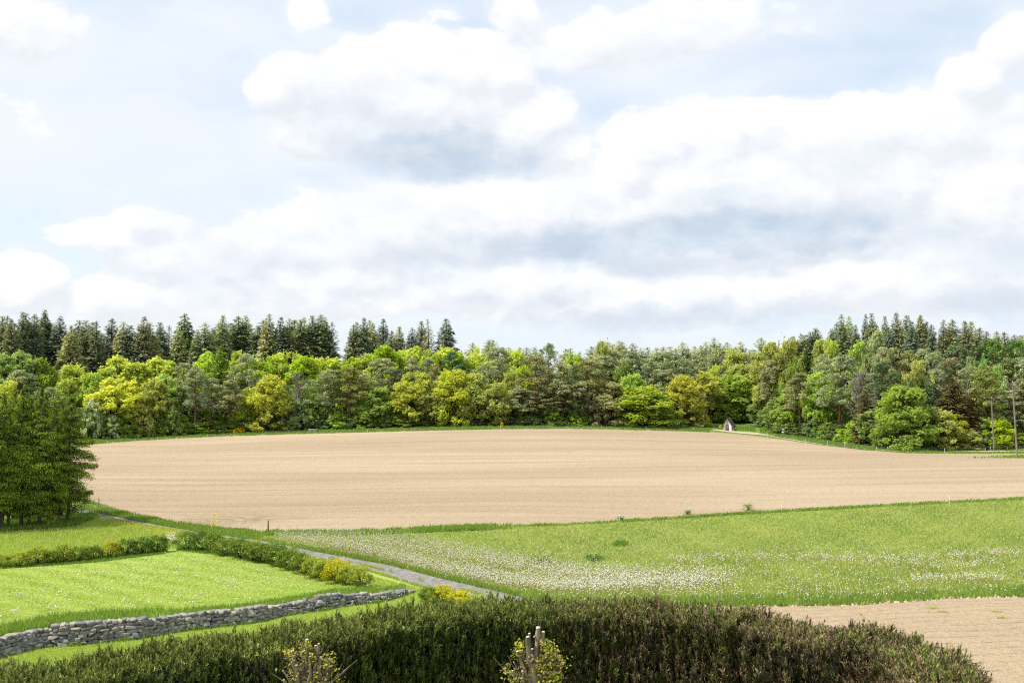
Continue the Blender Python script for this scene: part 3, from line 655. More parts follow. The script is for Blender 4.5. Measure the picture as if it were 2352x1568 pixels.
right_sky = [(200,400),(245,390),(310,365),(345,375),(395,345),(435,315),(480,320),(570,320),(630,260),(690,185),(760,205),(830,280),(890,185),(935,180),(1000,280),(1070,205),(1120,300),(1170,170),(1230,300),(1275,195),(1325,250),(1370,195),(1420,190),(1475,250),(1525,280),(1595,235),(1660,280),(1690,235),(1770,250),(1805,280),(1860,255),(1965,310),(2015,345),(2095,345),(2150,380),(2190,350),(2245,375),(2305,385),(2350,380),(2400,390),(2450,380)]
LOC3 = locate([1764+a[0]/4 for a in right_sky], [(1799, 'round road sign'), (1849, 'fir with bleached top'), (1926, 'big red stemmed pine'), (2003, 'tall pale birch'), (2072, 'bright round maple'), (2120, 'blue green firs'), (2187, 'broad brown tinged spruce'), (2259, 'pale pyramid tree'), (2337, 'nearest utility pole')], True)
for i, (zx, zt) in enumerate(right_sky):
    c_ = [SPR3, SPR, SPR2, SPR][i % 4]; look = ['blue dark', 'dark green', 'olive green', 'dark green'][i % 4]
    lab = '%s skyline spruce %s' % (look, LOC3[i])
    if zx == 1170: lab = 'tallest spruce of the right hill skyline, dark narrow spire above the rest'
    if zx == 200: lab = 'small first spruce where the right hill skyline begins to rise'
    stand('spruce', 3, zx, zt, 100+65*rng.random(), 45+20*rng.random(), c_, lab, 'spruce', G_SK3)

T = []   # middle and front of the forest: kind, k, zx, ztop, halfwidth, depth, colour, label, category
def t_(*a): T.append(a)
t_('tall',0,60,590,130,24,FRESH,'fresh green beech at the left picture edge under the skyline spruces','tree')
t_('tall',0,240,560,125,26,FRESH,'fresh green beech with a peaked top, second from the left edge','tree')
t_('round',0,410,590,120,24,(.10,.22,.03),'deeper green beech just left of the dark spruce gap','tree')
t_('pine',0,170,700,150,20,PINE,'grey pine crown showing among the fresh beeches at far left','pine')
t_('round',0,70,800,120,8,LIME,'lime tree crown peeping above the leftmost near spruces','tree')
t_('pine',0,450,860,110,8,(.15,.16,.09),'pale grey pine crown peeping over the near spruce group','pine')
t_('round',0,660,690,125,14,LIME,'lime beech rising above the near spruce group, left of the yellow maple','tree')
t_('round',0,840,760,120,10,LIME2,'soft lime crown immediately left of the yellow flowering maple','tree')
t_('tall',0,1000,690,110,20,LIME,'lime beech behind the yellow flowering maple, to its left','tree')
t_('tall',0,1110,600,150,24,LIME,'tall lime beech directly behind and above the yellow flowering maple','tree')
t_('tall',0,1280,655,130,22,LIME,'lime beech to the right above the yellow flowering maple','tree')
t_('tall',0,1440,612,150,24,LIME,'broad lime beech below the skyline, right of the flowering maple','tree')
t_('tall',0,1550,640,120,22,LIME,'lime beech left of the grey front pines on the left','tree')
t_('round',0,1095,775,170,4,(.25,.26,.04),'yellow flowering maple, the brightest crown left of the front pines','maple')
t_('tall',0,1420,800,130,3,OCHRE,'olive yellow birch like tree right of the yellow flowering maple','tree')
t_('round',0,1540,760,100,8,(.16,.24,.07),'grey green tree squeezed left of the first front pine','tree')
t_('round',0,880,980,110,3,GREEN,'mid green tree at the left end of the forest front','tree')
t_('bush',0,850,1000,75,1,(.3,.36,.24),'silvery green willow half hidden by the near spruces','bush')
t_('pine',0,1690,640,105,8,PINE,'first tall front pine from the left, dark grey crown','pine')
t_('pine',0,1800,665,120,2,PINE2,'second tall front pine from the left with bare leaning stem','pine')
t_('pine',0,1930,780,110,2,PINE,'low front pine between the paired stems and the twisted pine','pine')
t_('pine',0,2110,790,125,1,(.17,.155,.09),'twisted front pine with pale crooked limbs, left of centre','pine')
t_('pine',0,2240,560,110,16,PINE,'tall grey pine behind the twisted pine','pine')
t_('larch',0,2015,480,115,20,(.13,.20,.035),'soft green larch with pointed top below the left skyline','larch')
t_('tall',0,1900,570,90,24,LIME,'small lime beech between grey pine and larch','tree')
t_('tall',0,2180,560,90,26,LIME,'lime beech right of the pointed larch','tree')
t_('tall',0,2300,590,110,24,LIME,'lime beech crown over the first quarter of the forest','tree')
t_('round',0,2260,890,95,2,YEL,'yellow leafed oak right of the twisted pine','oak')
t_('dome',1,140,778,150,-1,YEL,'rounded yellow maple standing in front of the forest, left of the bare tree','maple')
t_('bare',1,400,740,115,3,(.3,.27,.24),'grey leafless tree between the yellow maple and the red stemmed pine','tree')
t_('bush',1,375,990,120,0,(.17,.22,.11),'grey green willow bush under the leafless grey tree','bush')
for j, (zx, zt, hw) in enumerate([(100,620,100),(210,600,100),(320,560,150),(430,600,120),(560,610,100),(700,615,110),(850,625,110),(1000,590,140),(1120,600,120),(1200,500,120),(1330,550,120),(1440,520,110),(1600,560,110),(1700,570,100),(1770,530,110),(1850,560,100),(2040,540,120),(2110,600,90)]):
    t_('tall' if j % 2 else 'round',1,zx,zt,hw,24+(j % 3)*3,LIME if j % 3 else (.20,.32,.02),'bright lime beech under the skyline, %s of that row from the left' % ordn(j+1),'tree')
t_('pine',1,680,690,145,3,PINE2,'front pine with straight red stem right of the leafless tree','pine')
t_('pine',1,860,680,160,2,(.125,.12,.045),'wide olive front pine right of the red stemmed pine','pine')
t_('pine',1,975,760,80,10,PINE2,'small round pine crown tucked behind the wide olive pine','pine')
t_('pine',1,1170,600,150,14,PINE,'broad grey pine crown among lime beeches left of centre','pine')
t_('pine',1,1260,690,125,9,(.10,.11,.055),'dark pine above the yellow oak left of centre','pine')
t_('pine',1,1430,590,90,15,PINE,'small grey pine left of the yellow oak group','pine')
t_('pine',1,1560,600,100,14,PINE2,'grey green pine behind the middle yellow oaks','pine')
t_('pine',1,1660,650,85,12,(.17,.14,.07),'brownish pine crown peeping above the middle yellow oak','pine')
t_('pine',1,1815,535,130,14,(.06,.09,.045),'dark blue green round pine high above the yellow oaks','pine')
t_('pine',1,1990,700,110,14,PINE,'grey pine right of the dark round pine','pine')
t_('pine',1,2230,500,150,14,PINE,'grey pine above the right end of the yellow oaks','pine')
t_('round',1,1110,880,130,2,(.11,.25,.06),'fresh bluish green tree left of the yellow oaks','tree')
t_('round',1,1440,738,140,1,YEL,'first yellow oak of the middle group, orange tinted','oak')
t_('round',1,1650,800,120,0,YELG,'second yellow oak of the middle group','oak')
t_('dome',1,1820,730,150,0,(.45, .52, .06),'tallest yellow oak of the middle group','oak')
t_('round',1,2010,760,150,2,YELG,'pale yellow oak right of the tallest middle oak','oak')
t_('round',1,2200,830,105,0,YELG,'last yellow oak at the right end of the middle group','oak')
t_('open',1,1470,1080,60,-1,OLIVE,'slim young tree standing at the field edge before the yellow oaks','tree')
t_('round',1,990,870,90,4,LIME2,'lime green tree between the wide olive pine and the oaks','tree')
pf = [(2,30,700,120,8,YELG,'round'),(2,110,700,90,12,LIME,'round'),(2,110,820,110,3,YELG,'round')]
t_('round',2,60,560,120,14,LIME,'lime crown on the middle skyline above the oak group','tree')
t_('round',2,20,700,100,8,YELG,'yellow green oak crown at mid height right of the oak group','oak')
t_('round',2,110,690,80,6,(.19,.24,.02),'golden green oak crown beside the twisted bare pine limb','oak')
t_('pine',2,210,580,130,3,(.15,.14,.07),'front pine with forked pale dead limb, centre of the forest','pine')
t_('pine',2,70,860,130,2,PINE,'low spreading front pine left of the forked pine','pine')
t_('pine',2,330,700,110,8,PINE,'grey pine behind the forked front pine','pine')
t_('pine',2,440,640,140,2,PINE,'front pine with twin red stems in the forest centre','pine')
t_('round',2,560,570,70,16,LIME,'small lime crown between two central pines','tree')
t_('pine',2,560,680,110,6,PINE2,'slim central pine behind the twin red stems','pine')
t_('pine',2,700,620,155,3,(.14,.13,.06),'widest central front pine with three red stems','pine')
t_('pine',2,820,560,130,14,PINE,'dark crowned pine above the widest central pine','pine')
t_('pine',2,430,900,130,1,(.13,.12,.06),'low bushy pine under the twin red stems','pine')
t_('pine',2,300,930,120,1,(.12,.11,.055),'low dusky pine under the forked pine','pine')
t_('dome',2,900,830,150,0,OLIVE,'round olive grey willow at the forest front, half leafed','tree')
t_('bush',2,760,920,120,0,(.17,.15,.08),'brownish half bare bush left of the round olive willow','bush')
t_('pine',2,940,520,110,16,PINE,'tall pine right of centre with red upper stem','pine')
t_('round',2,830,480,70,18,YELG,'thin yellow green crown breaking the middle skyline','tree')
t_('pine',2,1120,530,120,15,PINE2,'tall cone shaped pine behind the bright sycamore','pine')
t_('round',2,1020,660,90,10,(.15,.2,.05),'dull green crown left of the bright sycamore','tree')
t_('round',2,1110,735,110,2,LIME2,'bright lime sycamore rising above the hazel thicket','tree')
t_('pine',2,1260,600,120,12,PINE2,'pine above and right of the bright sycamore','pine')
t_('pine',2,1390,540,140,13,PINE2,'blue grey pine with white dead limb, right of centre','pine')
t_('pine',2,1420,700,120,8,PINE,'dusky pine behind the olive yellow lime','pine')
t_('pine',2,1560,600,130,14,PINE2,'broad grey pine below the middle skyline, left of the birch','pine')
t_('pine',2,1700,560,120,16,PINE,'grey pine above the weeping birch','pine')
t_('pine',2,1850,560,120,16,PINE2,'grey pine above and right of the weeping birch','pine')
t_('dome',2,1200,880,215,-1,(.22,.29,.03),'wide bright hazel thicket reaching the field edge left of the chapel','bush')
t_('dome',2,1340,960,140,-1,(.20,.27,.04),'right half of the bright hazel thicket','bush')
t_('dome',2,1570,780,175,0,(.27,.28,.05),'wide olive yellow lime tree left of the white stemmed birch','tree')
t_('birch',2,1780,730,120,-1,(.26,.29,.06),'weeping birch with a white stem left of the chapel','birch')
t_('round',2,1850,660,100,9,LIME,'lime crown behind the weeping birch','tree')
t_('round',2,1880,860,110,3,YELG,'yellow green tree with a dark stem close left of the chapel','tree')
t_('round',2,2040,740,150,4,(.20,.31,.05),'bright green maple directly behind the chapel','maple')
t_('dome',2,2110,670,160,14,YELG,'large yellow green tree behind the chapel maple','tree')
t_('round',2,2030,550,110,20,YELG,'thin yellow green crown on the skyline above the chapel','tree')
t_('round',2,2200,560,130,20,YELG,'airy yellow green crown on the skyline right of the chapel','tree')
t_('cypress',2,2100,1000,32,3,(.02,.045,.03),'dark narrow cypress standing right of the chapel','cypress')
t_('tall',2,2165,900,60,3,LIME2,'slender tree with dark thin stem right of the cypress','tree')
t_('tall',2,2215,860,75,2,LIME2,'slender tree with dark straight stem, second right of the cypress','tree')
t_('pine',2,2290,640,120,12,(.12,.11,.055),'dusky brown pine above the right of the chapel','pine')
t_('round',2,2300,960,90,2,GREEN,'leafy green tree left of the round road sign','tree')
t_('bush',2,1545,1145,55,-2,FRESH,'small bright bush alone on the grass left of the chapel','bush')
t_('round',3,60,480,140,22,YELG,'airy yellow green tree at the start of the right hill','tree')
t_('round',3,190,450,110,24,YELG,'yellow green tree below the first small right hill spruces','tree')
t_('pine',3,20,610,100,10,PINE,'dark pine left of the right hill front','pine')
t_('fir',3,340,520,110,14,(.04,.065,.02),'dark fir with bleached dead top on the right hill','fir')
t_('round',3,230,640,90,8,(.13,.22,.04),'green crown below the fir with bleached top','tree')
t_('pine',3,290,730,160,1,(.14,.14,.07),'broad front pine with leaning dark stem, right of the road sign','pine')
t_('round',3,470,720,110,4,LIME2,'lime tree between the two big front pines on the right','tree')
t_('round',3,500,470,110,22,YELG,'pale lime crown under the right hill spruces','tree')
t_('round',3,600,470,80,22,LIME,'bright lime crown left of the tall pale birch','tree')
t_('birch',3,955,365,105,17,PALE,'tall pale birch high on the right hill with light crown','birch')
t_('birch',3,830,470,100,15,(.21,.31,.06),'lower light green birch left of the tall pale birch','birch')
t_('pine',3,650,560,165,3,PINE2,'big front pine with straight red stem, right of the leaning pine','pine')
t_('pine',3,520,560,110,12,PINE,'dark pine behind the big red stemmed pine','pine')
for j, (zx, zt, hw, dy, c_) in enumerate([(1050,490,120,15,PINE),(1150,500,120,16,(.15,.15,.07)),(1290,520,120,15,(.15,.15,.06)),(1420,510,130,15,PINE2),(1540,540,120,14,PINE),(1560,690,110,9,PINE),(1690,590,120,14,(.16,.14,.07)),(1800,480,150,18,(.08,.11,.055)),(1800,690,100,8,PINE),(2080,420,130,18,(.08,.12,.03)),(2220,600,140,13,(.11,.12,.05)),(2330,590,130,12,PINE),(2290,430,110,20,(.07,.12,.03)),(2420,560,130,12,PINE)]):
    t_('pine',3,zx,zt,hw,dy,c_,'pine crown on the right hill slope, %s of that belt from the left' % ordn(j+1),'pine')
t_('pine',3,880,700,110,8,PINE2,'dark grey pine behind the dead brown spruce','pine')
t_('pine',3,1010,640,120,10,(.06,.085,.04),'dark knobbly pine right of the dead brown spruce','pine')
t_('pine',3,1140,720,120,7,(.06,.08,.035),'dark mottled pine above the bright round maple','pine')
t_('bare',3,840,730,100,3,(.3,.26,.23),'grey leafless tree left of the dead brown spruce','tree')
t_('deadspruce',3,985,830,110,0,(.3,.2,.15),'dead brown spruce with bare white branches at the right forest front','dead tree')
t_('fir',3,900,880,110,2,(.085,.075,.04),'dying brownish spruce behind the bare branches','spruce')
t_('round',3,1390,640,110,9,YELG,'yellow oak top behind the blue green firs','oak')
t_('fir',3,1320,790,95,4,(.05,.09,.045),'blue green fir left of the pair behind the bright maple','fir')
t_('fir',3,1450,775,110,3,(.055,.095,.05),'blue green fir right of the pair behind the bright maple','fir')
t_('fir',3,1690,770,170,3,(.07,.06,.03),'broad brown tinged spruce right of the blue green firs','spruce')
t_('fir',3,1850,900,110,3,(.10,.085,.045),'brown tipped smaller spruce beside a pale broken stem','spruce')
t_('dome',3,1230,885,190,-2,(.17,.27,.045),'large bright green maple bulging over the grass at the right forest front','maple')
t_('open',3,950,1085,115,0,GREEN,'dark green low tree left of the large bright maple','tree')
t_('round',3,1075,1200,90,-1,GREEN,'green sapling thicket at the left foot of the bright maple','bush')
t_('dome',3,1580,1060,120,-1,YELG,'first yellow green oak at the right forest front','oak')
t_('round',3,1710,1120,100,0,(.24,.27,.025),'second yellow green oak at the right forest front','oak')
t_('dome',3,1830,1260,95,-2,YELG,'low yellow green oak bush, third at the right forest front','oak')
t_('fir',3,1980,545,75,14,(.19,.31,.11),'pale green pyramid tree high on the right slope','tree')
t_('round',3,2085,680,80,9,(.22,.32,.12),'pale green round crown right of the pale pyramid tree','tree')
t_('round',3,1860,640,70,12,PALE,'pale lime crown left of the pale pyramid tree','tree')
t_('round',3,1880,820,70,8,LIME2,'small lime crown behind the utility poles','tree')
t_('pine',3,1990,660,150,4,(.13,.14,.045),'wide olive pine behind the farthest utility pole','pine')
t_('pine',3,2180,880,150,5,PINE,'grey olive pine behind the middle utility pole','pine')
t_('open',3,1990,1140,100,1,(.16,.26,.06),'light green bush tree behind the farthest utility pole','bush')
t_('round',3,2120,1160,95,-1,(.24,.32,.02),'lime green tree right behind the middle utility pole','tree')
t_('pine',3,2330,780,130,5,(.14,.14,.065),'olive pine behind the nearest utility pole','pine')
t_('round',3,2350,1290,80,0,(.2,.29,.03),'lime bush cut by the right picture edge','bush')
t_('open',3,100,960,120,2,GREEN,'deep green leafy tree right of the round road sign','tree')
t_('round',3,190,940,110,3,(.14,.22,.05),'green tree behind the leaning stemmed pine','tree')
t_('open',3,30,1040,100,3,GREEN,'shadowy green tree behind the round road sign','tree')
for a in T:
    kd, k, zx, zt, hw, dy, c_, lab, cat = a
    gr = {'pine': 'pines in the forest front', 'oak': 'yellow oaks at the forest edge', 'birch': 'birches at the forest edge', 'spruce': 'brownish spruces in the forest', 'fir': 'firs in the forest'}.get(cat, 'leafy trees in the forest' if cat == 'tree' else None)
    if zt > 960 and kd in ('open', 'round'): gr = 'low leafy trees at the forest foot'
    nm = {'oak': 'oak_tree', 'maple': 'maple_tree', 'bush': 'bush', 'spruce': 'spruce_tree', 'pine': 'pine_tree'}.get(cat)
    if 'beech' in lab: nm = 'beech_tree'
    if kd == 'pine' and cat == 'pine': nm = 'pine_tree'
    stand(kd, k, zx, zt, hw*1.08, dy, c_, lab, cat, gr if cat not in ('maple', 'cypress', 'larch', 'dead tree', 'bush') else None, name=nm)
# bushes along the foot of the forest
feet = [(0,950,1170),(0,1030,1115),(0,1110,1200),(0,1160,1105),(0,1240,1190),(0,1325,1040),(0,1420,1180),(0,1510,1110),(0,1590,1045),(0,1680,1130),(0,1760,1190),(0,1870,1180),(0,1990,1170),(0,2060,1200),(0,2150,1170),(0,2260,1150),(0,2340,1120),
 (1,40,1080),(1,230,1060),(1,330,1090),(1,430,1130),(1,520,1060),(1,600,1100),(1,690,1130),(1,760,1090),(1,830,1110),(1,930,1120),(1,1010,1060),(1,1120,1080),(1,1230,1110),(1,1330,1100),(1,1400,1160),(1,1560,1120),(1,1650,1080),(1,1760,1110),(1,1880,1090),(1,2000,1120),(1,2100,1080),(1,2210,1130),(1,2320,1120),
 (2,20,1130),(2,80,1140),(2,160,1120),(2,250,1100),(2,300,1130),(2,370,1020),(2,420,1120),(2,510,940),(2,560,1100),(2,640,1110),(2,700,1060),(2,780,1100),(2,860,1130),(2,960,1110),(2,1060,1140),(2,1420,1100),(2,1490,1120),(2,1640,1100),(2,1720,1110),(2,1950,1020),(2,2240,1060),(2,2330,1130),
 (3,140,1140),(3,230,1180),(3,330,1190),(3,410,1160),(3,490,1210),(3,560,1190),(3,640,1200),(3,700,1240),(3,780,1180),(3,850,1250),(3,900,1200),(3,1400,1260),(3,1480,1300),(3,1650,1290),(3,1760,1330),(3,1900,1270),(3,1960,1240),(3,2050,1310),(3,2160,1300),(3,2250,1320),(3,2400,1330)]
fcols = [GREEN, (.08,.17,.04), (.12,.22,.03), BLUEG, (.15,.24,.04), DARKG, (.19,.26,.04)]
fnames = ['green', 'dark green', 'mid green', 'bluish green', 'fresh green', 'shady green', 'yellowish green']
LOCF = locate([588*a+b_/4 for a, b_, _ in feet], [(225, 'near spruce group'), (340, 'yellow flowering maple'), (467, 'tiny yellow broom'), (547, 'wide yellow broom'), (623, 'rounded yellow maple'), (719, 'picnic table'), (800, 'wide olive pine'), (865, 'bluish green tree'), (955, 'slim young tree'), (1043, 'tallest yellow oak'), (1152, 'bright broom sprig'), (1228, 'forked front pine'), (1286, 'pine with twin red stems'), (1400, 'round olive willow'), (1478, 'bright hazel thicket'), (1562, 'lone bright bush'), (1671, 'chapel'), (1799, 'round road sign'), (1870, 'leaning stemmed pine'), (1926, 'big red stemmed pine'), (2010, 'dead brown spruce'), (2072, 'large bright maple'), (2159, 'first right yellow oak'), (2249, 'bright yellow broom'), (2283, 'middle utility pole'), (2337, 'nearest utility pole')])
for i, (k, zx, zt) in enumerate(feet):
    j = (i*5+i//3) % 7; c_, fn_ = fcols[j], fnames[j]
    if (k, zx) == (0, 1030): c_, fn_ = (.42,.48,.36), 'white flowering'
    if (k, zx) == (0, 1325): c_, fn_ = YELG, 'yellow green'
    stand('bush', k, zx, zt+10, 75+25*rng.random(), -.5+2.5*rng.random(), c_, '%s bush at the forest foot, %s' % (fn_, LOCF[i]), 'bush', 'bushes at the forest foot')
# yellow broom
brooms = [(0,1868,1272,1295,16,'tiny bright yellow broom at the field edge under the left front pines'),(0,2190,1238,1285,40,'wide yellow flowering broom bush at the left field edge'),(1,560,1232,1250,24,'faint yellow broom behind the picnic table'),(1,2145,1200,1225,14,'dull small broom left of the fence stake past the oaks'),(1,2258,1190,1228,14,'bright yellow broom sprig beside a fence stake at the middle field edge'),
 (3,1548,1415,1440,22,'low dark yellow broom left of all on the right verge'),(3,1725,1385,1432,24,'small yellow broom by the brown fence stake at right'),(3,1945,1370,1425,36,'bright yellow broom left of the middle utility pole'),(3,2000,1365,1420,30,'greener yellow broom touching the middle utility pole side'),(3,2270,1370,1422,42,'wide yellow broom behind the nearest utility pole'),(3,2140,1402,1422,20,'small pale broom between the two nearer utility poles')]
for (k, zx, zt, zb, hw, lab) in brooms:
    Dx, Db = fz(k, zx, zb); q = g1(Dx, Db)
    tp = px(Dx, 673.7+zt/4.0, q[1]); dull = 'faint' in lab or 'dull' in lab or 'dark' in lab
    place('broom', q[0], q[1], q[2], (tp[2]-q[2])*1.1, 2*hw/4/2287*q[1]*1.2, (.42,.30,.02) if dull else (.85,.62,.01), lab, 'bush', 'yellow broom bushes')
# leaning broken trunk with a white tip
q = g1(*fz(0, 1750, 1290)); b = MB()
P3 = [px(*fz(0, zx, zy), q[1]+.0)-np.array([0, 0, 0]) if False else np.array(px(*fz(0, zx, zy), q[1])) for zx, zy in ((1752,1292),(1735,1220),(1712,1160),(1695,1120),(1665,1103),(1632,1100))]
b.tube([p_-q for p_ in P3[:5]], [.2, .17, .14, .11, .09], 6)
o = b.build('trunk', M_DEAD); e_ = empty('broken_tree', q); o.parent = e_
b = MB(); b.tube([p_-q for p_ in P3[4:]], [.09, .07], 6, cap=True); o = b.build('branch', plain('white_wood', (.7, .68, .63))); o.parent = e_
tag(e_, 'leaning broken trunk with white bent tip left of the first front pine', 'dead tree')

# shade-filling growth inside the wood: nobody could count it
b = MB()
nn = 26000
dx = rng.uniform(-250, 2600, nn); yb = np.array([0.]); tlx = G(np.arange(-300, 2700, 50.), interp(TREELINE, np.arange(-300, 2700, 50.)))
base = np.interp(dx, np.arange(-300, 2700, 50.), np.hypot(tlx[:, 0], tlx[:, 1]))+np.where(rng.random(nn) < .6, 4+10*rng.random(nn), 12+38*rng.random(nn))
an = np.arctan((dx-1176)/2287); X, Y = base*np.sin(an), base*np.cos(an)
gap = (dx > 1630) & (dx < 1745)
hh = rng.random(nn)**1.3*np.where(gap, 4, 8.5)*(1+(base-base.min())/200); 
dd = rvec(nn); scatter_leaves(b, np.c_[X, Y, H(X, Y)+hh], dd+np.array([0, 0, .6]), .55, .6, rng.random(nn))
o = b.build('forest_undergrowth', leafmat('undergrowth_leaves', (.07, .12, .03), (.22, .32, .07), .4)); tag(o, 'tangled green undergrowth filling the shade inside the forest', 'undergrowth', kind='stuff')

# ------------------------------------------------------------------ near group of spruces at the left
def near_spruce(h, w, z0, n_lv, seed, side=0.0):
    cr, tr = MB(), MB()
    tr.tube([(0, 0, -.6), (0, 0, .1), (0, 0, h*.4), (.05, 0, h*.97)], [.27, .20, .14, .02], 9)
    for i in range(n_lv):
        t = (i+rng.random()*.8)/n_lv; L0 = w/2*(.74+.9*min(t, .3))*min(1, (1.01-t)*1.75)+.10
        for j in range(5):
            z = h*(z0+(1-z0)*min(1, t+rng.normal()*.02)); a = rng.random()*6.283; L = L0*(.45+.65*rng.random())*(1+side*math.cos(a)*.4)
            dirv = np.array([math.cos(a), math.sin(a), 0]); sidev = np.array([-math.sin(a), math.cos(a), 0])
            tip = dirv*L+np.array([0, 0, z+L*(.12-.42*(1-t))]); st = np.array([0, 0, z])
            tr.tube([st, st+dirv*L*.5+np.array([0, 0, -.03*L]), tip], [.035, .022, .008], 3)
            k = max(18, int(L*66)); f = np.sqrt(rng.random((k, 1)))*.92+.12
            off = rng.normal(size=(k, 1))*.15*L*(.4+f)
            drop = -np.abs(rng.normal(size=k))*.26*(1-.5*t)
            c = st+(tip-st)*f+sidev*off; c[:, 2] += drop-.10*np.abs(off[:, 0])
            v = dirv*.5+sidev*np.sign(off)*.4+np.array([0, 0, -.85])+rng.normal(size=(k, 3))*.30
            v /= np.linalg.norm(v, axis=1, keepdims=True)
            u = np.cross(v, rvec(k)); u /= np.linalg.norm(u, axis=1, keepdims=True)+1e-9
            s_ = .085*(.6+.9*rng.random((k, 1)))
            cr.leaves(c, u*s_*.36, v*s_, np.clip(-.10+.85*f[:, 0]**3+.30*rng.random(k)+.12*rng.normal(), 0, 1))  # fresh light tips; shade within the boughs put into the dark inner tint
    return cr, tr
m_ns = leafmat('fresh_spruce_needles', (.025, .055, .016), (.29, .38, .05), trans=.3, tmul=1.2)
NS = []
for i, (w, z0, sd_) in enumerate([(5.2, .15, 0), (4.4, .2, 0), (5.4, .13, 0), (5.0, .06, 0)]):
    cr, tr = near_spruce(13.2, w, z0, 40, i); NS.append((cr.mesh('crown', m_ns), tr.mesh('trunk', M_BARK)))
near = [(-40,1222,900,0,1.0),(3,1218,905,0,1.0),(19,1216,960,1,.8),(48,1212,884,0,1.05),(66,1211,930,1,.9),(90,1211,892,2,1.0),(120,1205,925,1,.85),(135,1202,960,1,.7),(156,1199,885,2,.98),(100,1187,905,3,1),(30,1192,900,3,1.0),(-70,1200,895,2,1.1),(140,1183,940,3,.9),(65,1190,915,3,1),(5,1194,910,3,1),(122,1189,935,3,.8)]
nlab = ['spruce trunk and crown mostly outside the left picture edge','leftmost near spruce cut by the left picture edge','thin stemmed near spruce beside the leftmost one','tall near spruce with a cone laden brown top, stout trunk','short near spruce right of the cone laden one','near spruce in the middle of the group with stout grey trunk','slender near spruce right of the middle trunk','thin pale stemmed near spruce left of the big right one','rightmost big near spruce with thick pale trunk, boughs over the field','back row spruce behind the middle of the near group','back row spruce behind the left of the near group','far back spruce beyond the left picture edge','back row spruce filling behind the right near spruce','low branched back row spruce behind the stout middle trunk','low branched back row spruce at the left picture edge','small back row spruce behind the thin pale stem']
for (dx_, db, dt, v_, ws), lab in zip(near, nlab):
    if dx_ < -60: continue
    q = g1(dx_, db); tp = px(dx_, dt, q[1]); o = empty('spruce_tree', q, rng.random()*6.28)
    hh_ = tp[2]-q[2]; ws *= .84; o.scale = (ws, ws, hh_/13.2)
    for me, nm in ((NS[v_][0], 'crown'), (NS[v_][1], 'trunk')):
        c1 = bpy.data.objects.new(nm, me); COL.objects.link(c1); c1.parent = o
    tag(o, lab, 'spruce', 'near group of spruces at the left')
# one long low bough of the right spruce reaching over the field is part of that tree
q8 = g1(158, 1199)
root = [o for o in COL.objects if o.get('label') == nlab[8]][0]
b = MB(); tb = MB()
for (sx_, sy_, ex, ey) in ((165,1070,224,1066),(165,1140,212,1127),(165,1010,216,1012)):
    s0 = np.array(px(sx_, sy_, q8[1]-.6))-q8; e0 = np.array(px(ex, ey, q8[1]-.9))-q8
    tb.tube([s0, (s0+e0)/2+np.array([0, 0, -.1]), e0], [.05, .035, .01], 4)
    k = 420; f = rng.random((k, 1))**.6; c = s0+(e0-s0)*f+rng.normal(size=(k, 3))*np.array([.1, .35, .14])*(1.1-f*.5); c[:, 2] -= np.abs(rng.normal(size=k))*.15
    scatter_leaves(b, c, np.tile([0, 0, 1.], (k, 1)), .10, .5, np.clip(.4+.3*rng.random(k), 0, 1))
o = b.build('low_boughs', m_ns); o.matrix_parent_inverse.identity(); e2 = root
cr_, sr_ = math.cos(-root.rotation_euler.z), math.sin(-root.rotation_euler.z)
def unroot(ob):
    me = ob.data; V = np.empty(len(me.vertices)*3); me.vertices.foreach_get('co', V); V = V.reshape(-1, 3)
    X, Y = V[:, 0]*cr_-V[:, 1]*sr_, V[:, 0]*sr_+V[:, 1]*cr_
    V = np.c_[X/root.scale[0], Y/root.scale[1], V[:, 2]/root.scale[2]]; me.vertices.foreach_set('co', V.ravel().astype(np.float32)); ob.parent = root
unroot(o); o = tb.build('low_bough_stems', M_BARK); unroot(o)

# ------------------------------------------------------------------ shrub rows of the garden
m_sh = leafmat('shrub_leaves', use_obj=True, trans=.30, tmul=1.2, lo=.45, hi=1.5)
def shrub(seed):
    b, t = MB(), MB()
    n_c = 46
    for i in range(n_c):
        a = rng.random()*6.28; ph = math.acos(rng.random()*1.0); r_ = .5*(.72+.35*rng.random())
        ctr = np.array([math.cos(a)*math.sin(ph)*r_, math.sin(a)*math.sin(ph)*r_, .30+.58*math.cos(ph)*(.8+.35*rng.random())-(.0)])
        clump(b, ctr, .13, 50, .030, np.clip(.35+.45*ctr[2]+rng.normal()*.12, 0, 1), up=.6, asp=.5, squash=.9, spread=.25)
        if i % 3 == 0: t.tube([(0, 0, -.05), tuple(ctr*np.array([.4, .4, .5])), tuple(ctr)], [.018, .012, .004], 4)
    for i in range(26):
        a = rng.random()*6.28; r_ = .38*rng.random(); st = np.array([math.cos(a)*r_, math.sin(a)*r_, .78]); k = 9
        s = np.linspace(0, 1, k)[:, None]*np.array([math.cos(a)*.08, math.sin(a)*.08, .18+.12*rng.random()])
        scatter_leaves(b, st+s+rng.normal(size=(k, 3))*.012, np.tile([0, 0, 1.], (k, 1)), .028, .5, .9)
    k = 300; a = rng.random(k)*6.28; r_ = .40*np.sqrt(rng.random(k)); scatter_leaves(b, np.c_[np.cos(a)*r_, np.sin(a)*r_, .06+.25*rng.random(k)], np.tile([0, 0, .3], (k, 1)), .03, .5, .25)
    return b.mesh('foliage', m_sh), t.mesh('stems', M_BARK)
SHV = [shrub(i) for i in range(5)]
SG, SY, SM = (.10, .17, .035), (.25, .31, .05), (.15, .22, .04)
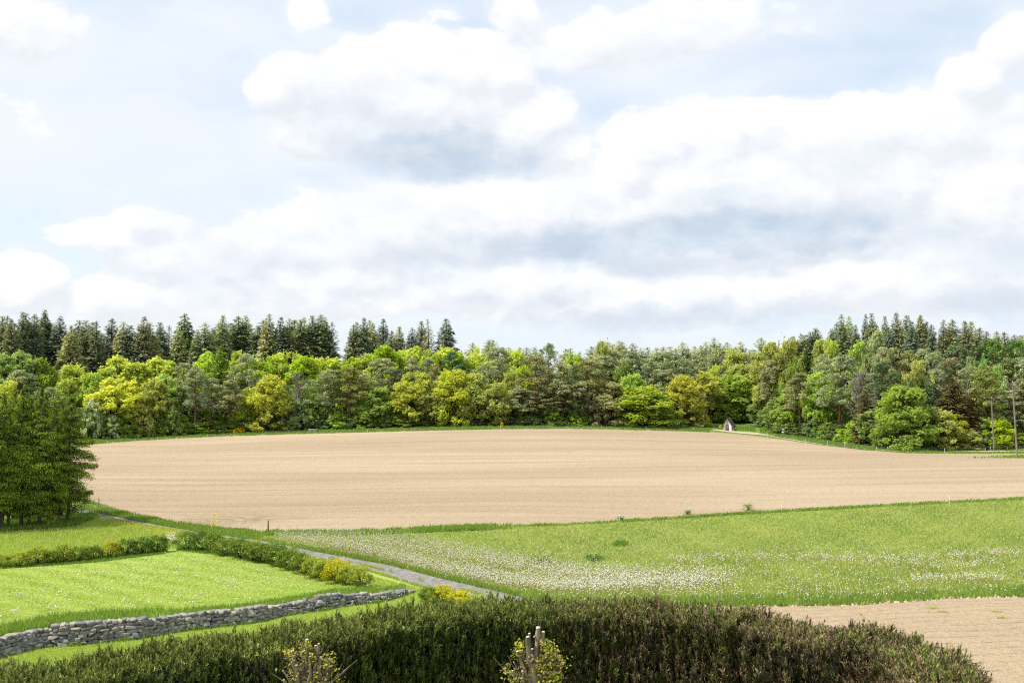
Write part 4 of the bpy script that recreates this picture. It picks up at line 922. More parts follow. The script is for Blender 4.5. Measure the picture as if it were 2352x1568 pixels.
row1 = [(0,500,606,50,SY,'yellow green shrub cut by the left picture edge'),(125,490,598,78,SY,'small yellowish shrub, second from the left edge of the lower row'),(285,450,585,95,SY,'large yellow shrub, third from the left edge of the lawn row'),(420,475,572,70,SM,'green shrub between two yellow topped shrubs'),(500,425,565,72,SY,'bright yellow topped shrub left of the gap in the left row'),(640,440,553,76,SM,'green shrub just right of the gap in the left row'),(765,430,535,62,SG,'dark green shrub touching the one right of the gap'),(895,395,522,70,(.31, .33, .04),'golden shrub in the middle of the left row'),(1040,380,505,82,SG,'dark green shrub right of the golden shrub'),(1170,365,492,80,SG,'second dark green shrub right of the golden shrub'),(1300,350,477,84,SG,'last dark green shrub of the left row beside white umbels')]
def shr(X0, zx, zt, zb, hw, c_, lab, grp):
    f_ = 3.657; Dx = X0+zx/f_; q = g1(Dx, 1139+zb/f_); tp = px(Dx, 1139+zt/f_, q[1])
    w = 2*hw/f_/2287*q[1]*1.25; h = (tp[2]-q[2])*1.15
    o = empty('shrub', (q[0], q[1]+w*.3, float(H(q[0], q[1]+w*.3))-.02), rng.random()*6.28); o.scale = (w, w, h)
    me = SHV[rng.integers(5)]
    for m_, nm in zip(me, ('foliage', 'stems')):
        c1 = bpy.data.objects.new(nm, m_); COL.objects.link(c1); c1.parent = o; c1.color = tuple(np.array(c_)*(1+rng.normal()*.05))+(1,)
    tag(o, lab, 'shrub', grp)
for a in row1: shr(0, *a, grp='shrubs in the row left of the path corner')
row2 = [(0,1550,318,455,90,SG,'dark green shrub at the corner, first of the row along the track'),(0,1690,310,462,90,SG,'tall dark shrub right beside the corner shrub'),(0,1785,325,478,80,SM,'mid green shrub beside the yellow sprig, third from the corner'),(0,1890,372,505,90,SM,'rounded green shrub, fourth from the corner along the track'),(0,2000,380,530,85,SG,'dark shrub, fifth from the corner along the track'),(0,2105,400,555,85,SM,'green shrub, sixth from the corner along the track'),
 (588,60,420,565,90,SM,'green shrub in the middle of the track row'),(588,165,430,595,85,SG,'dark leafed shrub right after the middle of the track row'),(588,270,462,625,90,SM,'light topped shrub, fourth from the lower end of the track row'),(588,375,495,660,90,SM,'yellow green shrub before the golden ones of the track row'),(588,470,545,698,85,SY,'golden shrub, first of the yellow shrubs near the track row end'),(588,560,562,715,80,SY,'golden shrub, second of the yellow shrubs near the track row end'),(588,670,562,740,95,(.42,.42,.03),'brightest yellow shrub, last but two of the track row'),(588,765,600,752,75,SY,'small golden shrub, last but one of the track row'),(588,870,608,775,78,SY,'last golden shrub at the lower end of the track row')]
for a in row2: shr(*a, grp='shrubs in the row along the track')
row3 = [(588,1440,775,905,75,SM,'green yellow shrub just above the hedge at the end of the stone wall'),(588,1560,765,900,85,(.42,.42,.03),'yellow shrub above the hedge beside the track end'),(588,1700,815,905,100,(.42,.42,.03),'low yellow shrub half hidden by the hedge top'),(588,1840,845,915,80,SY,'last yellow shrub tip at the hedge beside the track')]
for a in row3: shr(*a, grp='yellow shrubs between hedge and track')
# yellow sprig in the track row, white umbels, weed clumps
q = g1(1785/3.657, 1139+440/3.657); b = MB(); n = 70; f = rng.random((n, 1)); b.tube([(0, 0, 0), (.05, 0, 1.7), (.1, 0, 2.3)], [.03, .02, .008], 4, .1)
scatter_leaves(b, np.c_[.1*f, rng.normal(size=(n, 1))*.1, 1.5+.85*f]+rng.normal(size=(n, 3))*.09, np.tile([0, 0, 1.], (n, 1)), .05, .6, .8)
o = b.build('flowering_sprig', leafmat('yellow_sprig', (.30, .30, .03), (.75, .60, .03), .3)); o.location = q; tag(o, 'single yellow flowering sprig rising out of the corner shrubs', 'plant')

# ------------------------------------------------------------------ dry stone wall
def stone(mb, c, sx, sy, sz, rz, tint):
    nrm = rvec(11); nrm[:6] = np.array([(1, 0, 0), (-1, 0, 0), (0, 1, 0), (0, -1, 0), (0, 0, 1), (0, 0, -1)])+rng.normal(size=(6, 3))*.16
    nrm /= np.linalg.norm(nrm, axis=1, keepdims=True); d = np.r_[.84+.14*rng.random(6), 1.0+.22*rng.random(5)]
    dt = ICO @ nrm.T; r_ = np.min(np.where(dt > .05, d/np.maximum(dt, .05), 9), axis=1)
    r_ = r_*(1+.025*rng.normal(size=len(r_)))
    V = ICO*r_[:, None]*np.array([sx, sy, sz]); cs, sn = math.cos(rz), math.sin(rz); ty = rng.normal()*.10
    V = np.c_[V[:, 0]*math.cos(ty)-V[:, 2]*math.sin(ty), V[:, 1], V[:, 0]*math.sin(ty)+V[:, 2]*math.cos(ty)]
    V = np.c_[V[:, 0]*cs-V[:, 1]*sn, V[:, 0]*sn+V[:, 1]*cs, V[:, 2]]+c; mb.add(V, ICOF, tint)
import bmesh
bm = bmesh.new(); bmesh.ops.create_icosphere(bm, subdivisions=3, radius=1.0)
ICO = np.array([v.co[:] for v in bm.verts]); ICOF = np.array([[v.index for v in f.verts] for f in bm.faces]); bm.free()
WB = [(-60,1524),(0,1509),(55,1494),(96,1486),(178,1481),(232,1475),(314,1467),(410,1450),(478,1442),(588,1429),(643,1415),(697,1407),(741,1401),(779,1394),(834,1386),(883,1380),(943,1361)]
WTOP = [(-60,1478),(0,1463),(41,1454),(123,1438),(191,1433),(235,1427),(314,1422),(405,1412),(465,1407),(547,1400),(588,1394),(659,1384),(712,1375),(757,1365),(793,1363),(828,1360),(861,1361),(878,1363),(895,1359),(927,1353),(943,1355)]
wb_ = MB(); xs = np.arange(-60, 944, 1.5); Pb = G(xs, interp(WB, xs)); seg = np.r_[0, np.cumsum(np.hypot(*np.diff(Pb[:, :2], axis=0).T))]
Tz = np.array([px(x_, float(interp(WTOP, x_)), y_)[2] for x_, y_ in zip(xs, Pb[:, 1])])
Hh = np.maximum(Tz-Pb[:, 2], .12)
def wp(s_): return np.array([np.interp(s_, seg, Pb[:, i]) for i in range(3)]), float(np.interp(s_, seg, Hh)), math.atan2(np.interp(s_+.3, seg, Pb[:, 1])-np.interp(s_-.3, seg, Pb[:, 1]), np.interp(s_+.3, seg, Pb[:, 0])-np.interp(s_-.3, seg, Pb[:, 0]))
for lay in range(9):
    s_ = rng.random()*.2
    while s_ < seg[-1]:
        w = .12+.30*rng.random()**1.5; ht = .118
        p_, hh_, an = wp(s_+w/2); z_ = .07+lay*ht+rng.normal()*.012
        if z_ < hh_-.02:
            top = z_+ht > hh_-.03; sz = (.058+.018*rng.random())*(1.0+.45*(rng.random() < .2))
            back = .10*lay*.5
            stone(wb_, p_+np.array([-math.sin(an)*back, math.cos(an)*back, min(z_, hh_-.04)]), w*.54, .17+.07*rng.random(), sz, an+rng.normal()*.2, rng.random())
        s_ += w*.98
# a few stones lying on top and fallen grass plants are left to the grass
m_, b = newmat('field_stone'); t_c = b.n('ShaderNodeNewGeometry').outputs['Position']; tt = attr(b)
n_ = b.noise(t_c, 9, 8, .7); n2_ = b.noise(t_c, 2.2, 4, .6)
col = b.mix(tt, (.115, .12, .135, 1), (.32, .285, .245, 1)); col = b.mix(b.mr(n_, .45, .75, 0, .5), col, (.42, .41, .39, 1)); col = b.mix(b.mr(n2_, .58, .74, 0, .5), col, (.28, .24, .15, 1))
out_(b, bsdf(b, col, .9, bump(b, n_, .6, .03), .2)); M_STONE = m_
wall = empty('stone_wall', Pb[100]); tag(wall, 'low dry stone wall of grey field stones below the mown lawn', 'wall')
o = wb_.build('stones', M_STONE, wall); o.location = -Pb[100]
b = MB()
for i in range(0, len(xs)-4, 3):
    p0, p1 = Pb[i], Pb[i+3]; h0, h1 = max(.03, Hh[i]-.10), max(.03, Hh[i+3]-.10); dr = (p1-p0); nv = np.array([-dr[1], dr[0], 0]); nv /= np.linalg.norm(nv)
    f0, f1 = p0+nv*.06, p1+nv*.06; k0, k1 = p0+nv*.42, p1+nv*.42
    z3 = np.array([0, 0, 1.]); b.add([f0-z3*.1, f1-z3*.1, f1+z3*h1, f0+z3*h0, k1+z3*h1, k0+z3*h0, k1-z3*.1, k0-z3*.1], [(0, 1, 2, 3), (3, 2, 4, 5), (5, 4, 6, 7)])
o = b.build('earth_core', plain('wall_earth', (.20, .16, .11), (.10, .08, .05), 6), wall); o.location = -Pb[100]

# ------------------------------------------------------------------ clipped conifer hedge in front
HT = [(-160,1560),(0,1524),(110,1513),(164,1506),(246,1491),(342,1480),(396,1466),(492,1452),(574,1448),(665,1430),(780,1413),(834,1403),(943,1387),(1000,1383),(1107,1372),(1176,1374),(1310,1373),(1450,1374),(1586,1381),(1700,1394),(1764,1402),(1820,1416),(1900,1431),(2010,1436),(2050,1443),(2147,1475),(2200,1495),(2242,1524),(2264,1566),(2270,1620),(2262,1700)]
HTOPZ = 5.55
hx = np.linspace(-160, 2262, 300)
hy = interp(HT, hx)
def hp(Dx, Dy):
    v = (784-Dy)/2287; f = math.cos(TH)-v*math.sin(TH); s = (math.sin(TH)+v*math.cos(TH))/f; Y = (HTOPZ-CZ)/s
    return (Dx-1176)/2287/f*Y, Y
HB = np.array([hp(a, c) for a, c in HT]); ss = np.r_[0, np.cumsum(np.hypot(*np.diff(HB, axis=0).T))]
su = np.linspace(0, ss[-1], 260); HB = np.c_[np.interp(su, ss, HB[:, 0]), np.interp(su, ss, HB[:, 1])]
for _ in range(6): HB[1:-1] = (HB[:-2]+2*HB[1:-1]+HB[2:])/4
dH = np.gradient(HB, axis=0); dH /= np.linalg.norm(dH, axis=1, keepdims=True); nH = np.c_[dH[:, 1], -dH[:, 0]]   # towards the camera
TH_ = 1.25
LAT = rng.random((400, 14))
def vnoise(s, z):
    a_ = np.clip(s, 0, 1)*398; b_ = np.clip((z-2.8)/.25, 0, 12.9); i = a_.astype(int); j = b_.astype(int); f = a_-i; g_ = b_-j; f = f*f*(3-2*f); g_ = g_*g_*(3-2*g_)
    return (LAT[i, j]*(1-f)+LAT[i+1, j]*f)*(1-g_)+(LAT[i, j+1]*(1-f)+LAT[i+1, j+1]*f)*g_
def hedge_pt(s, kind, r_):
    i = np.clip(s, 0, 1)*(len(HB)-1); i0 = np.clip(i.astype(int), 0, len(HB)-2); f = (i-i0)[:, None]
    p = HB[i0]*(1-f)+HB[i0+1]*f; n = nH[i0]*(1-f)+nH[i0+1]*f; return p, n
hedge = empty('hedge', (0, 18, 2.0)); tag(hedge, 'tall dense conifer hedge in the foreground, green at left and brown at right', 'hedge')
b = MB()
z3 = np.array([0, 0, 1.])
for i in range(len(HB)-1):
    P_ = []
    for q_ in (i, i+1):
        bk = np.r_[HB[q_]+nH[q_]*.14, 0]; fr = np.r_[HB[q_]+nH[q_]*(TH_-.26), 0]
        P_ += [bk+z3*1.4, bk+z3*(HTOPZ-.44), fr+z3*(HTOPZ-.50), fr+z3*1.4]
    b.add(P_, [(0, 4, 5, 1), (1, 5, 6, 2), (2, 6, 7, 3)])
o = b.build('dark_core', plain('hedge_inside', (.012, .016, .007), (.005, .007, .003), 9, 1), hedge); o.location = (0, -18, -2)  # solid core blocks see-through; shade inside the hedge put into its colour
# shoots
def shoots(n, where):
    s = rng.random(n); p, nn_ = hedge_pt(s, None, None)
    wob = .10*np.sin(s*61)+.07*np.sin(s*137+1)+.05*np.sin(s*300)
    if where == 'top':
        d = rng.random(n)*TH_; z = HTOPZ-.18*rng.random(n)-.22+wob*.35+.20*vnoise(s, 2.9+d*2.2)-.10*(d/TH_-.5)**2+rng.random(n)*.10
        X = p+nn_*d[:, None]; up = np.c_[nn_*(d/TH_-.5)[:, None]*.5, np.ones(n)]
    elif where == 'front':
        z = 3.1+(HTOPZ-3.27)*rng.random(n)**.8; X = p+nn_*(TH_-.20+rng.random(n)*.14+wob*.5+.30*vnoise(s, z))[:, None]; up = np.c_[nn_*.32, np.ones(n)]
    else:
        z = 4.6+(HTOPZ-4.75)*rng.random(n); X = p-nn_*(rng.random(n)*.12)[:, None]; up = np.c_[-nn_*.6, np.ones(n)]
    up = up+rng.normal(size=(n, 3))*.16; up /= np.linalg.norm(up, axis=1, keepdims=True)
    return np.c_[X, z], up, s
def zone(X, z):   # where the live green and the withered brown growth lie
    x = X[:, 0]; y = X[:, 1]
    v = .5+.9*np.sin(x*.55+1.2)*0+.35*np.sin(x*1.7+z*2.1)+.3*np.sin(x*3.9-z*3.3+y)+.2*np.sin(x*9+z*7)
    side = np.clip((x-1.2)/4, -1, 1)
    brown = .53+.34*side+.22*np.exp(-((x+3.6)/1.2)**2)-.45*np.exp(-((x+1.2)/1.6)**2)*np.clip((z-3.9)/.8, 0, 1)+.20*np.clip((4.6-z)/1.0, -1, 1)+.20*(v-.5)
    brown -= .30*np.exp(-((x+7)/2.0)**2)+.18*np.clip((z-5.3)/.2, 0, 1)
    return brown
GB, BB = MB(), MB()
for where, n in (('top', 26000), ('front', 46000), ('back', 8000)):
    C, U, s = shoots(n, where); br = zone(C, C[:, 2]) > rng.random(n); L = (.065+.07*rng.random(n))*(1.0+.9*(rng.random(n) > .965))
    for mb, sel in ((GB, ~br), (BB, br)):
        c, up, l = C[sel], U[sel], L[sel][:, None]; m_n = len(c); base_t = np.clip(rng.random(m_n)+(.28 if where == 'top' else 0), 0, 1)  # lighter top shoots: fresh tips, and the sunlit top put into the tint
        a = rvec(m_n); e1 = np.cross(up, a); e1 /= np.linalg.norm(e1, axis=1, keepdims=True); e2 = np.cross(up, e1)
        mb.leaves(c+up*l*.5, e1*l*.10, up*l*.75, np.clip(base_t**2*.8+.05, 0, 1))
        for q_ in range(6):
            an = q_*2.4; f_ = .10+.13*q_; w_ = (math.cos(an)*e1+math.sin(an)*e2)
            v = up*.8+w_*.65+rng.normal(size=(m_n, 3))*.10; v /= np.linalg.norm(v, axis=1, keepdims=True); u = np.cross(v, w_+up*.3); u /= np.linalg.norm(u, axis=1, keepdims=True)+1e-9
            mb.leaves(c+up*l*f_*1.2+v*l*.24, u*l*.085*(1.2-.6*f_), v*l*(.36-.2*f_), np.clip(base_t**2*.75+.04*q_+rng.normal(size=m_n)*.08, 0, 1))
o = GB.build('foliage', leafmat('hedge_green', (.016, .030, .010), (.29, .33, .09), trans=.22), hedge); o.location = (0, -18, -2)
o = BB.build('withered_foliage', leafmat('hedge_brown', (.035, .026, .014), (.38, .28, .17), trans=.12), hedge); o.location = (0, -18, -2); o['label'] = 'withered brown shoots of the hedge'
# tall single shoots standing above the clipped top

# ------------------------------------------------------------------ grass
def sample(poly, n, dens=None):
    """ground points inside an outline; finer where nearer"""
    A_ = np.array(poly, float); res = []; got = 0
    x0, y0 = A_.min(0); x1, y1 = A_.max(0)
    while got < n:
        m_ = max(2000, n); x = rng.uniform(x0, x1, m_); y = rng.uniform(y0, y1, m_); k = in_poly(x, y, poly)
        if dens is not None: k &= dens(x, y) > rng.random(m_)
        res.append(np.c_[x, y][k]); got += k.sum()
    D_ = np.concatenate(res)[:n]; return G(D_[:, 0], D_[:, 1]), D_
def grass(mb, C, hmin, hmax, wk=.6, lean=.5, tint=(.2, .9), clus=None):
    n = len(C); Y = np.hypot(C[:, 0], C[:, 1]); a = rng.random(n)*6.28
    w = (Y/995*wk*(.5+.7*rng.random(n)))[:, None]*np.c_[np.cos(a), np.sin(a), np.zeros(n)]
    h = hmin+(hmax-hmin)*rng.random(n)**1.6
    tip = np.c_[rng.normal(size=n)*lean*h, rng.normal(size=n)*lean*h, h]
    mb.blades(C, w, tip, tint[0]+(tint[1]-tint[0])*rng.random(n))
def strip_poly(top, bot, x0, x1, step=12):
    xs_ = np.arange(x0, x1+1, step); return [(x, float(interp(top, x))) for x in xs_]+[(x, float(interp(bot, x))) for x in xs_[::-1]]
def off(lst, dy): return [(x, y+dy) for x, y in lst]
MEADOW_P = strip_poly(off(FIELD_NEAR, 2), MEADOW_NEAR, 200, 2620)
b = MB(); C, D_ = sample(MEADOW_P, 170000); k = np.sin(D_[:, 0]*.013+D_[:, 1]*.05)+np.sin(D_[:, 0]*.031-D_[:, 1]*.09)+np.sin(D_[:, 0]*.09+D_[:, 1]*.21)*.7
t_s = np.clip(.5+.22*k, 0, 1); n = len(C)
grass(b, C, .05, .20, .55, .45, (.15, .9)); b.T[-1][:] = np.clip(b.T[-1]*.5+t_s*.5, 0, 1)
o = b.build('meadow_grass', M_BLADE); tag(o, 'short meadow grass between the track and the field', 'grass', kind='stuff')
b = MB()
for top, bot, x0, x1, nn_, h0, h1 in ((off(FIELD_NEAR, -3), off(FIELD_NEAR, 9), 600, 1180, 16000, .1, .38), (off(FIELD_NEAR, -1.5), off(FIELD_NEAR, 4), 1180, 2620, 14000, .08, .26),
        (off(FIELD_NEAR, -2), off(TR_R, 0), 185, 612, 22000, .12, .32), (off(TR_R, -9), off(TR_R, 1), 600, 1230, 16000, .08, .24), (off(MEADOW_NEAR, -20), off(MEADOW_NEAR, 3), 1200, 2620, 26000, .05, .30),
        (off(TREELINE, -1), off(FIELD_FAR, 1.5), -60, 1640, 34000, .15, .45), (off(TREELINE, -1), [(1740,995),(1800,1006),(1830,1011),(1900,1022),(1990,1033),(2100,1037),(2180,1035),(2620,1034)], 1745, 2620, 16000, .15, .5),
        ([(2000,1036),(2620,1038)], off(FIELD_FAR, 1), 2010, 2620, 7000, .12, .35), ([(1580,975),(1640,972),(1745,974)], [(1580,989),(1640,986),(1745,992)], 1580, 1745, 6000, .08, .25),
        ([(2210,1051),(2260,1048),(2290,1046),(2620,1042)], [(2210,1052.5),(2260,1052),(2340,1052),(2620,1047)], 2210, 2620, 3500, .1, .35)):
    C, D_ = sample(strip_poly(top, bot, x0, x1), nn_, lambda x, y: np.clip(np.minimum((x-x0)/80+.15, (x1-x)/80+.15), 0, 1)*(.6+.4*np.sin(x*.05+np.sin(x*.021)*3))*np.clip((y-interp(top, x))/7+.1, 0, 1)); grass(b, C, h0, h1, .65, .35, (.1, 1.0))
# dark clumps in the meadow and tufts along its lower bank
for cx_, cy_, r_, hh_ in [(1427,1250,14,.22),(1365,1286,16,.3),(1240,1293,20,.28)]:
    nn_ = 420; D2 = np.c_[cx_+rng.normal(size=nn_)*r_*.5, cy_+rng.normal(size=nn_)*3]; grass(b, G(D2[:, 0], D2[:, 1]), hh_*.5, hh_, 1.0, .5, (0, .25))
o = b.build('tall_grass', M_RANK); tag(o, 'tall rank grass along the field edges, track and banks', 'grass', kind='stuff')
WBASE = [(x, y) for x, y in WB]+[(1000, 1352)]
def stripes(b, C):
    ph = (C[:, 0]*.77+C[:, 1]*.64)/1.9*6.283+np.sin(C[:, 1]*.35)*.8
    f = np.clip((-6-C[:, 0])/16, 0, 1); b.T[-1][:] = np.clip(b.T[-1]+.38*np.sin(ph)*f+.12*f, 0, 1)
b = MB()
C, D_ = sample(strip_poly([(-60,1305),(0,1303),(100,1300),(300,1284),(390,1268),(420,1260),(500,1271),(600,1290),(700,1312),(850,1343),(960,1347)], off(WTOP+[(1000,1352)], -1), -60, 945), 80000)
grass(b, C, .02, .06, .45, .6, (.25, .7)); stripes(b, C)
C, D_ = sample(strip_poly(off(WBASE, 0), off(HT, 12), -60, 1180), 45000); grass(b, C, .02, .08, .45, .6, (.2, .9))
C, D_ = sample([(840,1320),(900,1334),(950,1347),(1000,1360),(990,1372),(940,1362),(850,1352)], 4000); grass(b, C, .03, .1, .5, .5, (.3, .9))
o = b.build('lawn_grass', M_LAWNB); tag(o, 'short mown grass of the garden lawn', 'grass', kind='stuff')
b = MB()
C, D_ = sample(strip_poly([(-60,1222),(0,1216),(100,1210),(160,1198),(200,1182),(260,1194),(330,1208),(400,1218),(420,1224)], [(-60,1300),(0,1298),(200,1285),(390,1262),(420,1258)], -60, 420), 45000)
grass(b, C, .08, .32, .5, .35, (.3, 1.0))
o = b.build('wild_grass_blades', M_LAWNB); tag(o, 'longer light green grass behind the left shrub row', 'grass', kind='stuff')
b = MB()
C, D_ = sample(strip_poly(off(WTOP, -17), off(WTOP, 2), -60, 400), 8000, lambda x, y: np.clip((400-x)/200, 0, 1)); grass(b, C, .12, .42, .6, .3, (.2, .95))
C, D_ = sample(strip_poly(off(WTOP, -9), off(WTOP, 2), 380, 943), 8000); grass(b, C, .08, .26, .6, .35, (.2, .95))
C, D_ = sample(strip_poly(off(WB, -5), off(WB, 3), -60, 943), 7000, lambda x, y: .25+.75*(np.sin(x*.045)+np.sin(x*.11+2) > .5)); grass(b, C, .06, .24, .6, .4, (.1, .8))
C, D_ = sample([(-40,1205),(170,1192),(210,1180),(230,1190),(170,1212),(-40,1226)], 9000); grass(b, C, .15, .6, .7, .3, (.0, .6))
LROW = [(0,1305),(35,1303),(110,1298),(215,1291),(345,1275),(395,1268)]
C, D_ = sample(strip_poly(off(LROW, -10), off(LROW, 1), 0, 395), 7000); grass(b, C, .05, .18, .6, .3, (.0, .6))
TROW = [(405,1262),(520,1275),(600,1290),(700,1315),(840,1350)]
C, D_ = sample(strip_poly(off(TROW, -10), off(TROW, 2), 405, 845), 7000); grass(b, C, .05, .16, .6, .3, (.0, .6))
o = b.build('edge_grass', M_RANK); tag(o, 'darker uncut grass along the wall and under the shrubs and spruces', 'grass', kind='stuff')
# weeds on the track
b = MB()
TM = [((a_[0]+0), (interp(TR_L, a_[0])+a_[1])/2+1) for a_ in TR_R]
C, D_ = sample(strip_poly(off(TM, -2.2), off(TM, 2.6), 440, 1200), 9000, lambda x, y: (np.sin(x*.06)+np.sin(x*.023+1)+.7*np.sin(x*.19) > .35)*1.0); grass(b, C, .03, .12, .8, .7, (.3, 1))
C, D_ = sample(strip_poly(off(TR_L, -1.5), off(TR_L, 3), 640, 1080), 6000); grass(b, C, .04, .13, .6, .5, (.3, 1))
C, D_ = sample(strip_poly(off(TR_L, -4), off(TR_L, 2), 250, 640), 6000); grass(b, C, .04, .2, .7, .5, (.2, .9))
o = b.build('track_weeds', M_BLADE); tag(o, 'low weeds growing along the middle of the track', 'weeds', kind='stuff')
b = MB()
for poly, nn_ in (([(1764,1395),(2620,1378),(2620,1568),(2270,1568),(2150,1470),(1900,1430)], 260), (strip_poly(off(FIELD_NEAR, -40), off(FIELD_NEAR, -3), 300, 900), 2600)):
    C, D_ = sample(poly, nn_, (lambda x, y: np.exp(-((x-520)/130)**2)*.9+.03) if nn_ > 1000 else None)
    if nn_ < 1000: C = np.repeat(C, 4, 0)+np.c_[rng.normal(size=(len(C)*4, 2))*.08, np.zeros(len(C)*4)]
    grass(b, C, .01, .05 if nn_ > 1000 else .07, .6, 1.2, (.1, .6))
for x_, y_ in ((2145,1378+20),(2068,1402-20),(2165,1407),(2290,1406),(2304,1420)):
    C = np.repeat(G([x_], [y_]), 60, 0)+np.c_[rng.normal(size=(60, 2))*.10, np.zeros(60)]; grass(b, C, .03, .12, .6, 1, (.3, .9))
o = b.build('field_seedlings', M_BLADE); tag(o, 'sparse green seedlings sprouting from the bare soil', 'weeds', kind='stuff')
# clods on the lower field and along the bank
b = MB(); OCT = np.array([(1, 0, 0), (-1, 0, 0), (0, 1, 0), (0, -1, 0), (0, 0, 1), (0, 0, -1.)]); OF = np.array([(0, 2, 4), (2, 1, 4), (1, 3, 4), (3, 0, 4), (2, 0, 5), (1, 2, 5), (3, 1, 5), (0, 3, 5)])
def blobset(mb, C, r_, squash=1.0, jit=.3, tint=None):
    n = len(C); V = OCT[None]*(1+jit*rng.normal(size=(n, 6, 1)))*np.asarray(r_).reshape(-1, 1, 1)*np.array([1, 1, squash])
    a = rng.random(n)*6.28; cs, sn = np.cos(a)[:, None], np.sin(a)[:, None]
    V = np.stack([V[..., 0]*cs-V[..., 1]*sn, V[..., 0]*sn+V[..., 1]*cs, V[..., 2]], -1)+C[:, None]
    F = (OF[None]+6*np.arange(n)[:, None, None]).reshape(-1, 3); mb.add(V.reshape(-1, 3), F, np.repeat(rng.random(n) if tint is None else tint, 8))
C, D_ = sample([(1700,1392),(1764,1395),(2620,1374),(2620,1568),(2262,1568),(2150,1470),(1900,1430)], 15000); blobset(b, C, .012+.04*rng.random(len(C))**3, .6)
C, D_ = sample(strip_poly(off(MEADOW_NEAR, -2), off(MEADOW_NEAR, 4), 1500, 2620), 1500); blobset(b, C, .03+.10*rng.random(len(C))**3, .7)
C, D_ = sample(strip_poly(off(FIELD_NEAR, -60), off(FIELD_NEAR, -2), 200, 2620), 9000); blobset(b, C, .02+.07*rng.random(len(C))**3, .6)
o = b.build('soil_clods', plain('clod', (.50, .39, .27), (.34, .25, .16), 3, 1)); tag(o, 'dry crumbly clods lying on the bare fields', 'soil', kind='stuff')

# dandelion clocks
def band(line, sig):
    a_ = np.array(line, float)
    def f(x, y):
        yy = np.interp(x, a_[:, 0], a_[:, 1]); return np.where((x >= a_[0, 0]-10) & (x <= a_[-1, 0]+10), np.exp(-((y-yy)/sig)**2), 0)
    return f
bA = band([(640,1237),(760,1248),(860,1270),(960,1296),(1060,1318),(1160,1338),(1260,1352),(1400,1352),(1570,1346)], 13); bA2 = band([(680,1232),(800,1240),(1000,1268),(1176,1300),(1300,1325),(1450,1338),(1700,1342)], 21)
bB = band([(1000,1250),(1176,1283),(1240,1284),(1290,1289)], 7); bC = band([(1300,1312),(1500,1322),(1700,1326)], 16); bD = band([(1540,1296),(1700,1287),(1850,1290),(2000,1292),(2120,1288),(2300,1278),(2620,1275)], 9); bE = band([(1990,1300),(2080,1298),(2180,1311),(2280,1300)], 8); bF = band([(2100,1341),(2200,1338),(2300,1337)], 4.5); bG = band([(1330,1246),(1470,1240)], 4); bH = band([(1800,1325),(1950,1330),(1764,1340)], 14)
def endf(x, a, b_, w=90): return np.clip(np.minimum((x-a)/w, (b_-x)/w), 0, 1)
def dd_(x, y):
    pat = np.clip(.55+.5*np.sin(x*.037+y*.11)*np.sin(x*.091-y*.17+1)+.25*np.sin(x*.21+y*.3), .12, 1)
    v = np.maximum.reduce([bA(x, y)*1.25*endf(x, 600, 1560), bA2(x, y)*.8*endf(x, 640, 1700), bB(x, y)*.35*pat, bC(x, y)*.5*pat, bD(x, y)*.55*pat, bE(x, y)*.55*pat, bF(x, y)*.5, bH(x, y)*.25*pat, np.where(y > 1262, .09, .022)*pat, np.where((x > 1860) & (y < 1215), .05, 0)*pat])
    return np.clip(v, 0, 1)
C, D_ = sample(MEADOW_P, 21500, dd_)
b = MB(); st = MB()
def heads(C, h0, h1, r0=.018, r1=.029):
    n = len(C); h = h0+(h1-h0)*rng.random(n); P_ = C+np.c_[rng.normal(size=(n, 2))*.02, h]; blobset(b, P_, r0+(r1-r0)*rng.random(n), 1, .08)
    Y = np.hypot(C[:, 0], C[:, 1]); a = rng.random(n)*6.28
    V0 = C; w = np.c_[np.cos(a), np.sin(a), np.zeros(n)]*.006*np.maximum(1, Y/45)[:, None]; st.quads((V0+P_)/2, w, (P_-V0)/2, .5)
heads(C, .20, .42)
C, D_ = sample([(330,1285),(420,1264),(600,1305),(720,1345),(600,1380),(420,1400),(200,1395),(60,1372),(130,1330)], 230, lambda x, y: .25+.75*np.exp(-((x-500)/160)**2-((y-1315)/25)**2)); heads(C, .10, .22, .03, .04)
C, D_ = sample([(0,1305),(300,1290),(700,1345),(940,1352),(600,1392),(300,1410),(0,1440)], 80); heads(C, .08, .2, .03, .04)
for cx_, cy_, n_ in ((35,1410,14),(112,1397,8),(300,1400,9),(440,1392,9),(40,1370,12),(530,1350,14),(860,1347,10),(925,1340,8),(912,1372,5)):
    heads(G(cx_+rng.normal(size=n_)*9, cy_+rng.normal(size=n_)*3.5), .1, .26, .03, .042)
C, D_ = sample([(0,1190+30),(200,1205),(330,1215),(400,1225),(420,1255),(200,1280),(0,1296)], 420, lambda x, y: .25+.75*np.exp(-((x-360)/70)**2)); heads(C, .15, .35, .022, .03)
C, D_ = sample([(185,1160),(260,1176),(260,1186),(190,1170)], 60); heads(C, .3, .5, .03, .05)
heads(G(392+rng.normal(size=130)*9, 1247+rng.normal(size=130)*5), .2, .7, .03, .045)
C, D_ = sample([(600,1400),(940,1365),(960,1380),(620,1420)], 45); heads(C, .08, .2, .025, .035)
white_ = leafmat('seed_head', (.74, .74, .72), (.92, .92, .90), trans=.35, tmul=1.0)
o = b.build('dandelion_heads', white_); tag(o, 'white dandelion seed heads spread over the meadow and lawn', 'flowers', kind='stuff')
o = st.build('dandelion_stalks', leafmat('stalks', (.30, .30, .10), (.45, .40, .18), .3)); tag(o, 'pale stalks of the dandelion seed heads', 'flowers', kind='stuff')
b = MB()
C, D_ = sample([(255,1200),(330,1212),(400,1223),(430,1232),(400,1240),(330,1226),(250,1208)], 420); blobset(b, C+np.c_[np.zeros((len(C), 2)), .25+.2*rng.random(len(C))], .028, .7)
